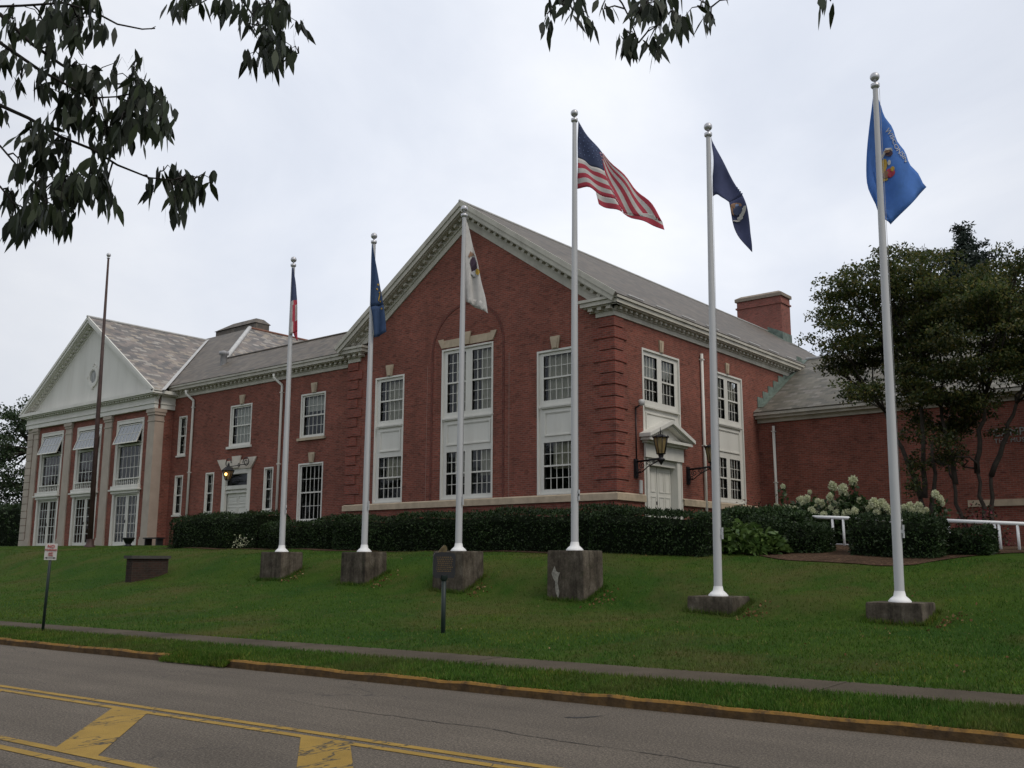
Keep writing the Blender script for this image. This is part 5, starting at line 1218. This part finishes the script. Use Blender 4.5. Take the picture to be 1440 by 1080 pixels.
hedge(7.25, 8.3, -3.1, -2.2, 2.46, 'smallest clipped dark bush in front of the white railing', zt2=2.44)
hedge(8.95, 11.15, -3.4, -2.1, 2.74, 'wide clipped bush behind the rightmost white flagpole', zt2=2.58)
hedge(11.15, 12.1, -2.7, -1.7, 2.42, 'dark low bush under the right railing', zt2=2.36)
P = np.stack([rng.normal(-14.1, .28, 90), rng.normal(-4.78, .08, 90), ground(-14.1, -4.9)+.1+np.abs(rng.normal(.14, .14, 90))], 1)
V, nf, kk = leaves(P, .07, .035, -.3, .8, 4); o = raw_mesh('white_weed', V, nf, kk, [m['bloom']]); tag(o, 'sprinkle of small white flowers at the foot of the left hedge', 'flowers')
# hostas
def hosta(cx_, cy_, r, label, h=.55):
    n = 420; a = rng.uniform(0, 2*math.pi, n); rr = r*np.sqrt(rng.random(n)); X = cx_+rr*np.cos(a)*1.1; Y = cy_+rr*np.sin(a)*.8
    Z = gvec(X, Y)+.08+h*(1-(rr/r)**2)*rng.uniform(.6, 1.1, n)
    out = np.stack([np.cos(a), np.sin(a), np.full(n, .25)], 1); V, nf, kk = leaves(np.stack([X, Y, Z], 1), .26, .13, .25, .35, 8, out)
    o = raw_mesh('hosta_plant', V, nf, kk, [m['hosta']]); tag(o, label, 'plant', 'pale green hostas by the hedge')
hosta(5.3, -3.9, .75, 'pale green hosta clump next to the short hedge, nearest the lawn', .6); hosta(6.2, -3.6, .75, 'pale green hosta clump just left of the navy flagpole', .55); hosta(6.75, -3.35, .5, 'small pale hosta beside the clipped dark bush', .5); hosta(5.8, -3.0, .8, 'taller pale hosta mound behind the others', .75)
# hydrangeas
def flower_mesh(t, r):
    n = 520; d = unit(rng.normal(size=(n, 3))); d[:, 2] = d[:, 2]*1.15; P = ORG[t.name]+d*r*rng.uniform(.45, 1.0, n)[:, None]; V, nf, kk = leaves(P, r*.30, r*.34, 0, .6, 4, d*.3)
    return raw_mesh('flower_head', V, nf, kk, [m['bloom']], t)
def hydrangea(cx_, cy_, rx, ry, h, spots, label):
    g = ground(cx_, cy_); t = empty('hydrangea', (cx_, cy_, g), label, 'shrub', 'white flowering hydrangeas behind the railing')
    n = 3800; d = unit(rng.normal(size=(n, 3))); d[:, 2] = np.abs(d[:, 2]); q = d*rng.uniform(.5, 1, n)[:, None]
    P = np.stack([cx_+q[:, 0]*rx, cy_+q[:, 1]*ry, g+.1+q[:, 2]*h], 1); V, nf, kk = leaves(P, .17, .10, .3, .9, 4, d*.6); raw_mesh('foliage', V, nf, kk, [m['shrub']], t)
    tw = MB(); src = None
    for (px, py, s) in spots:
        p = on_plane(px, py, (cx_, cy_-ry*.55+random.uniform(-.25, .25), 0), (0, 1, 0))
        if src is None: src = flower_mesh(t, .105); o = src
        else: o = src.copy(); COL.objects.link(o); o.parent = t
        o.location = Vector(p)-Vector(t.location) if o is not src else Vector(p)-Vector(t.location)
        o.scale = (s*.95, s*.95, s*1.0); o.rotation_euler = (random.uniform(-.4, .4), random.uniform(-.4, .4), random.random()*6)
        tw.tube([(cx_+(p[0]-cx_)*.5, cy_, g+.1), (p[0], p[1], p[2]-.05)], .012, 5)
        if p[2] > g+h*.9:
            kq = np.stack([rng.normal(p[0], .07, 26), rng.normal(p[1], .07, 26), rng.uniform(p[2]-.55, p[2]-.1, 26)], 1); V, nf, kk = leaves(kq, .16, .09, .3, .9, 4); raw_mesh('foliage', V, nf, kk, [m['shrub']], t)
    tw.build('stem', m['bark'], t, uv=False)
def _fix_origin():
    pass
ORIG_flower = None
hydrangea(6.3, .6, 1.2, .7, 1.15, [(1105, 714, .9), (1113, 713, .9), (1126, 704, 1.25), (1135, 701, .95), (1137, 709, 1.), (1125, 721, 1.1), (1132, 717, .9), (1141, 718, 1.), (1147, 714, .9), (1157, 709, 1.15), (1153, 719, 1.2), (1162, 718, .9), (1092, 713, .95), (1101, 684, .7), (1139, 692, .6), (1108, 722, 1.), (1118, 717, 1.), (1146, 723, 1.1), (1158, 724, 1.), (1130, 709, .9), (1150, 705, .8)], 'hydrangea with many cream flower heads left of the railing')
hydrangea(7.75, .7, 1.0, .7, 1.25, [(1171, 684, 1.25), (1185, 688, 1.35), (1200, 676, 1.3), (1167, 699, 1.), (1190, 697, .95), (1180, 714, 1.5), (1190, 722, 1.2), (1169, 714, .8), (1211, 713, 1.2), (1223, 715, 1.), (1195, 739, .7), (1181, 743, .6), (1199, 749, .6), (1176, 722, 1.), (1202, 720, 1.1), (1215, 722, 1.), (1183, 706, .9), (1208, 703, .8), (1172, 708, .9)], 'tallest hydrangea with three raised cream flower heads')
hydrangea(9.15, .7, 1.15, .7, .95, [(1228, 707, 1.2), (1240, 708, 1.2), (1235, 714, 1.2), (1246, 713, 1.0), (1270, 715, 1.), (1279, 714, 1.3), (1292, 713, 1.2), (1302, 718, .8), (1315, 695, 1.0), (1322, 701, .9), (1325, 708, .7), (1252, 720, 1.1), (1262, 721, 1.), (1286, 721, 1.1), (1233, 722, 1.), (1296, 722, .9)], 'low hydrangea with scattered cream flower heads behind the wide clipped bush')
def redshrub(cx_, cy_, rx, h, label):
    g = ground(cx_, cy_); n = 900; d = unit(rng.normal(size=(n, 3))); d[:, 2] = np.abs(d[:, 2]); P = np.stack([cx_+d[:, 0]*rx*rng.uniform(.4, 1, n), cy_+d[:, 1]*.5, g+d[:, 2]*h*rng.uniform(.4, 1, n)], 1)
    V, nf, kk = leaves(P, .10, .06, 0, .9, 4); o = raw_mesh('red_shrub', V, nf, kk, [m['redleaf']]); tag(o, label, 'shrub', 'red flowering shrubs along the brick walls')
redshrub(1.2, 7.6, 1.1, 2.0, 'red flowering shrub below the side windows'); redshrub(10.8, 1.8, 1.0, 1.25, 'red flowering shrub between the two tree trunks')
# white railings
def railing(xs_, zs_, y, label):
    t = empty('railing', (xs_[0], y, zs_[0]-.8), label, 'railing', 'white pipe railings along the walk')
    b = MB(); b.tube([(x, y, z) for x, z in zip(xs_, zs_)], .048, 8); b.build('top_rail', m['pole_flange'], t)
    b = MB(); b.tube([(x, y, z-.72) for x, z in zip(xs_, zs_)], .018, 6); b.build('bottom_rail', m['pole'], t)
    return t
def posts(t, lst, y):
    for x, z in lst: b = MB(); b.tube([(x, y, ground(x, y)-.1), (x, y, z)], .036, 8); b.build('post', m['pole_flange'], t)
r1 = railing([6.7, 8.0, 9.6], [2.86, 2.79, 2.68], -1.0, 'white pipe railing in front of the hydrangeas'); posts(r1, [(6.75, 2.85), (7.72, 2.8), (8.02, 2.79), (9.3, 2.7)], -1.0)
r2 = railing([10.6, 11.8, 13.6], [2.66, 2.58, 2.46], -1.0, 'white pipe railing at the right edge beside the wide clipped bush'); posts(r2, [(10.75, 2.65), (11.84, 2.57), (11.94, 2.57), (12.36, 2.54), (13.4, 2.47)], -1.0)

# ------------------------------------------------------------------ trees
def limb(b, p0, p1, r0, r1, n=6, wob=.12):
    p0, p1 = np.array(p0, float), np.array(p1, float); pts = [p0+(p1-p0)*i/n+(rng.normal(size=3)*wob*np.array([1, 1, .4]) if 0 < i < n else 0) for i in range(n+1)]
    b.tube(pts, [r0+(r1-r0)*i/n for i in range(n+1)], 8); return pts
def broad_tree(name, base, stems, clumps, label, mat_, leaf=.11, dens=720, group=None, flat=.45, cat='tree', r0=.085):
    t = empty(name, base, label, cat, group); b = MB()
    ends = []
    for st in stems: ends.append(limb(b, base+np.array(st[0]), base+np.array(st[1]), r0, r0*.55, 7, .035))
    tips = np.array([e[-1] for e in ends])
    P = []
    for (c, r) in clumps:
        c = np.array(base)+np.array(c); k = np.argmin(np.linalg.norm(tips-c, axis=1)); limb(b, tips[k], c, r0*.42, .012, 5, .12)
        for _ in range(3): limb(b, c+(tips[k]-c)*.35, c+rng.normal(size=3)*r*np.array([.6, .6, .25]), .02, .006, 3, .05)
        n = int(dens*r*r*4)
        # sprays: flat discs of leaves inside the clump
        ns = 12; sc_ = c+rng.normal(size=(ns, 3))*r*np.array([.55, .55, flat*.8]); idx = rng.integers(0, ns, n)
        rad = r*.62*np.sqrt(rng.random(n)); a = rng.uniform(0, 2*math.pi, n)
        q = sc_[idx]+np.stack([rad*np.cos(a), rad*np.sin(a), rng.normal(0, .07, n)-.10*(rad/r)**2], 1); P.append(q)
    P = np.concatenate(P); V, nf, kk = leaves(P, leaf, leaf*.55, .35, .8, 4)
    b.build('trunk', m['bark'], t, uv=False); raw_mesh('crown', V, nf, kk, [m[mat_]], t)
    return t
def px_clumps(base, y, lst): # spots seen in the crown, given a spread of depth
    out = []
    for (px, py, r) in lst:
        p = on_plane(px, py, (0, y+random.uniform(-1.5, 1.5), 0), (0, 1, 0)); out.append((tuple(p-np.array(base)), r))
    return out
BA = np.array((9.25, 3.0, 2.0)); BB = np.array((10.35, 3.4, 2.0))
cl = [(1175, 440, .75), (1195, 410, .8), (1180, 478, .7), (1215, 470, .9), (1172, 510, .55), (1200, 520, .75), (1225, 400, .8), (1250, 440, .9), (1255, 390, .8), (1280, 365, .75), (1262, 500, .8), (1295, 420, 1.0), (1225, 545, .55), (1270, 550, .6), (1300, 480, .9), (1195, 555, .45), (1310, 380, .8), (1300, 545, .7), (1300, 590, .6), (1292, 650, .35), (1288, 680, .3), (1285, 520, .8), (1240, 480, .9), (1240, 365, .5)]
broad_tree('ornamental_tree', BA, [((0, 0, -.3), (-.35, .0, 1.7)), ((.1, 0, -.3), (-.65, .2, 2.6)), ((-.1, .1, -.2), (.1, .1, 3.2)), ((-.3, 0, 1.5), (-1.2, 0, 4.2)), ((-.2, 0, 1.5), (-.2, .3, 4.6))], px_clumps(BA, 3.0, cl), 'spreading multi-stemmed tree left of its twin, branches over the mossy roof', 'maple', group='spreading small trees before the right wing')
cl = [(1325, 415, .8), (1345, 450, 1.0), (1372, 414, .9), (1402, 410, .9), (1365, 570, .8), (1340, 600, .6), (1320, 645, .35), (1345, 640, .35), (1430, 385, .9), (1385, 450, 1.0), (1425, 450, 1.0), (1350, 505, .9), (1400, 510, 1.0), (1440, 510, 1.0), (1340, 560, .7), (1375, 552, .7), (1470, 430, 1.0), (1480, 520, 1.0), (1325, 620, .4), (1330, 520, .7), (1315, 450, .8), (1500, 470, 1.0), (1440, 365, .6)]
broad_tree('ornamental_tree', BB, [((-.25, 0, -.3), (-.55, 0, 2.0)), ((.25, .1, -.3), (.1, .1, 2.3)), ((.3, .1, -.3), (.45, .2, 2.2)), ((-.5, 0, 1.9), (-.8, .2, 4.3)), ((.1, .1, 2.2), (.5, 0, 4.4)), ((.45, .2, 2.1), (1.3, .2, 4.2))], px_clumps(BB, 3.4, cl), 'denser spreading tree at the right edge in front of the wall letters', 'maple', group='spreading small trees before the right wing')
dup([o for o in bpy.data.objects if o.name == 'ornamental_tree.001'][0], (14.9, 5.2, 2.0), 'spreading tree added at the right edge of the view to shade the right wing', (0, 0, 1.1))  # extra tree added to keep the sun off the right wing
# conifer behind the right wing
t = empty('conifer', (4.0, 31, 2), 'dark fir rising behind the roof of the right wing', 'tree'); b = MB(); b.tube([(4, 31, 1.8), (4, 31, 12), (4, 31, 20.9)], [.35, .2, .03], 10); 
P = []
for z in np.arange(9, 20.9, .42):
    R_ = max(.25, (21.3-z)*.72); k = max(5, int(R_*4.5))
    for j in range(k):
        a = rng.uniform(0, 2*math.pi); L = R_*rng.uniform(.55, 1.15); tip = np.array((4+L*math.cos(a), 31+L*math.sin(a), z+.05*L+.25*rng.normal())); b.tube([(4, 31, z), tip], [.04, .01], 4)
        n = int(60*L+16); s = rng.random(n)**.7; P.append(np.stack([4+(tip[0]-4)*s+rng.normal(0, .14, n), 31+(tip[1]-31)*s+rng.normal(0, .14, n), z+(tip[2]-z)*s+rng.normal(0, .10, n)], 1))
P = np.concatenate(P); V, nf, kk = leaves(P, .32, .10, .3, .7, 4); b.build('trunk', m['bark'], t, uv=False); raw_mesh('crown', V, nf, kk, [m['conifer']], t)
# trees far left
def far_tree(base, h, r, label, n=90, group='trees beyond the left end'):
    t = np.array(base, float); cl_ = []
    for _ in range(n):
        d = unit(rng.normal(size=3)); q = d*rng.uniform(.35, 1)**.6; cl_.append(((q[0]*r, q[1]*r, h*.55+q[2]*h*.42), r*.26))
    return broad_tree('broadleaf_tree', t, [((0, 0, -.3), (.1, 0, h*.35)), ((0, 0, h*.3), (r*.25, 0, h*.6)), ((0, 0, h*.3), (-r*.25, .2, h*.62))], cl_, label, 'bgleaf', .24, 62, group, .7, r0=.28)
far_tree((-57.0, 7, 2.3), 12.3, 4.3, 'dark leafy tree filling the left edge beside the pillared front'); far_tree((-70, 22, 2.3), 11.5, 5.5, 'rounder tree farther off behind the left edge tree', 70)
hedge(-66, -46.5, 2, 6, 5.6, 'tall dark thicket under the trees at the far left', None, 9000, 'bgleaf', .3, 5.0, .3, .9, 'thicket', 'bushes')

# trees across the street (they mirror in the windows)
st = far_tree((-6, -42, .1), 13, 4.6, 'leafy street tree across the road from the brick building', 80, 'trees across the road')
for k, (x, y, rz) in enumerate(((-19, -40, 1.), (-33, -43, 2.3), (6, -47, 4.), (-47, -39, 5.), (28, -46, .5), (-64, -36, 3.1), (-84, -38, 1.7), (-104, -35, .2))):
    dup(st, (x, y, .1), 'leafy street tree across the road from the brick building', (0, 0, rz))
# overhanging tree beside the camera
TB = np.array((14.2, -32.3, .1))
t = empty('overhanging_tree', TB, 'dark cherry-like tree whose drooping leafy branches hang into the top of the view', 'tree')
b = MB(); b.tube([TB+(0, 0, -.2), TB+(.1, .1, 1.8), TB+(.35, .45, 3.6), TB+(.9, 1.2, 5.2)], [.26, .2, .16, .11], 12)
TWL = []
def twig(pts, r0, r1, d=5.8, start=None):
    q = [at(x, y, d+dd) for x, y, dd in pts]
    if start is not None: S_ = np.array(start); jt = lambda: rng.normal(size=3)*np.array([.12, .12, .06]); q = [S_, S_*.72+q[0]*.28+(0, 0, .22)+jt(), S_*.45+q[0]*.55+(0, 0, .34)+jt(), S_*.2+q[0]*.8+(0, 0, .16)+jt()*.5]+q
    n = len(q); b.tube(q, [r0+(r1-r0)*i/(n-1) for i in range(n)], 6)
    for i in range(1 if start is None else 5, n): TWL.append(np.linspace(q[i-1], q[i], 12))
    return q
S1 = TB+(.35, .45, 3.6); S2_ = TB+(.9, 1.2, 5.2); S0 = TB+(.2, .25, 2.7)
twig([(-60, 0, 0), (0, 20, 0), (45, 62, 0), (85, 90, 0), (130, 118, .1), (170, 118, .1)], .022, .005, start=S1)
twig([(-60, 20, .1), (0, 60, 0), (55, 98, 0), (88, 116, 0), (125, 138, 0), (165, 136, 0)], .018, .005, start=S1)
twig([(-50, 120, 0), (0, 148, 0), (40, 166, 0), (85, 192, 0), (130, 210, 0), (165, 232, 0), (210, 250, 0), (245, 253, 0)], .018, .004, start=S0)
twig([(-40, 190, .1), (0, 205, 0), (30, 240, 0), (60, 268, .1)], .012, .004, start=S0)
twig([(-40, 230, 0), (0, 262, 0), (18, 285, 0), (40, 295, 0)], .010, .004, start=S0)
twig([(-30, 10, 0), (30, 8, 0), (90, 4, 0), (135, 18, 0), (165, 34, 0), (200, 41, 0), (218, 40, 0)], .012, .004, start=S1); twig([(212, 41, 0), (219, 37, 0)], .004, .002)
twig([(240, -60, .2), (300, -30, .2), (340, 0, .2), (362, 30, .2), (375, 70, .2), (388, 88, .2)], .012, .004, start=S2_); twig([(300, -30, .2), (290, 0, .2), (265, 14, .2)], .006, .003)
twig([(620, -120, .4), (760, -70, .4), (850, -30, .3), (875, 5, .3), (885, 25, .3), (898, 60, .3)], .014, .004, start=S2_); twig([(850, -30, .3), (910, 5, .3), (940, 20, .3)], .008, .003); twig([(850, -30, .3), (800, -10, .3), (785, 5, .3)], .006, .003); twig([(850, -30, .3), (960, -15, .3), (1000, 10, .3)], .006, .003); twig([(960, -15, .3), (1100, -25, .3), (1160, -8, .3)], .006, .003)
CL_ = [(95, 12, 45, 26, 95), (60, 45, 42, 26, 60), (108, 40, 24, 26, 50), (18, 40, 18, 22, 22), (10, 85, 14, 24, 20), (128, 55, 10, 20, 14), (75, 80, 22, 18, 16), (100, 105, 26, 20, 34), (120, 140, 34, 40, 110), (95, 165, 28, 28, 60), (185, 130, 28, 28, 85), (205, 155, 34, 32, 130), (225, 185, 14, 24, 40), (175, 175, 22, 30, 70), (150, 195, 26, 26, 60), (30, 125, 14, 24, 14), (55, 118, 18, 18, 18), (8, 150, 10, 20, 16), (45, 195, 32, 20, 60), (75, 215, 26, 26, 70), (25, 235, 20, 22, 26), (60, 262, 30, 18, 50), (90, 268, 38, 30, 100), (125, 262, 34, 26, 80), (150, 275, 22, 22, 40), (45, 310, 22, 24, 50), (62, 300, 28, 30, 70), (15, 285, 14, 22, 22), (22, 322, 18, 20, 24), (230, 246, 14, 10, 16), (210, 262, 14, 12, 9), (255, 268, 26, 20, 66), (272, 262, 24, 16, 30), (245, 285, 16, 18, 26),
       (262, 8, 22, 16, 34), (305, 6, 16, 14, 14), (335, 8, 22, 24, 40), (375, 18, 28, 24, 70), (395, 45, 24, 26, 60), (385, 75, 24, 24, 60), (368, 92, 20, 18, 30), (420, 82, 22, 12, 14), (358, 45, 16, 16, 22),
       (792, 14, 24, 20, 46), (770, 30, 12, 18, 10), (815, 30, 14, 18, 16), (850, 22, 12, 16, 10), (885, 62, 14, 24, 34), (900, 25, 20, 18, 32), (925, 12, 36, 16, 70), (925, 50, 22, 24, 30), (948, 30, 26, 20, 30), (985, 22, 18, 22, 26), (1000, 36, 12, 12, 6), (1025, 2, 8, 5, 3), (1155, 3, 8, 6, 6), (1168, 6, 5, 8, 4)]
TW = np.concatenate(TWL)
P = []
for (cx_, cy_, rx, ry, n) in CL_:
    n = max(2, int(n*.72)); k = max(1, n//5); ax_ = rng.normal(cx_, rx*.55, k); ay_ = rng.normal(cy_-12, ry*.5, k); ad = rng.normal(5.9, .28, k)
    idx = rng.integers(0, k, n)
    nodes_ = [at(ax_[i], ay_[i], ad[i]) for i in range(k)]; cc = at(cx_, cy_-ry*.6, 5.9); nr = TW[np.argmin(np.linalg.norm(TW-cc, axis=1))]; b.tube([nr, (nr+cc)/2+(0, 0, .02), cc], [.006, .005, .004], 5)
    for q in nodes_: b.tube([cc, (cc+q)/2+(0, 0, .03), q], [.004, .003, .002], 4)
    for i in idx: P.append(at(ax_[i]+rng.normal(0, 6), ay_[i]+rng.normal(0, 6), ad[i]+rng.normal(0, .05)))
b.build('trunk', m['twig'], t, uv=False)
P = np.array(P); V, nf, kk = leaves(P, .120, .040, 1.35, .42, 8); raw_mesh('leaves', V, nf, kk, [m['cherry']], t)
P = TB+np.array([.9, 1.2, 6.2])+unit(rng.normal(size=(5000, 3)))*(rng.random(5000)**.4)[:, None]*np.array([2.3, 2.0, 1.5]); P = P[((P-CAM)@RT < -2.6) & ((P-CAM)@FW < 1.5)]
V, nf, kk = leaves(P, .13, .05, 1.1, .5, 8); raw_mesh('crown', V, nf, kk, [m['cherry']], t)
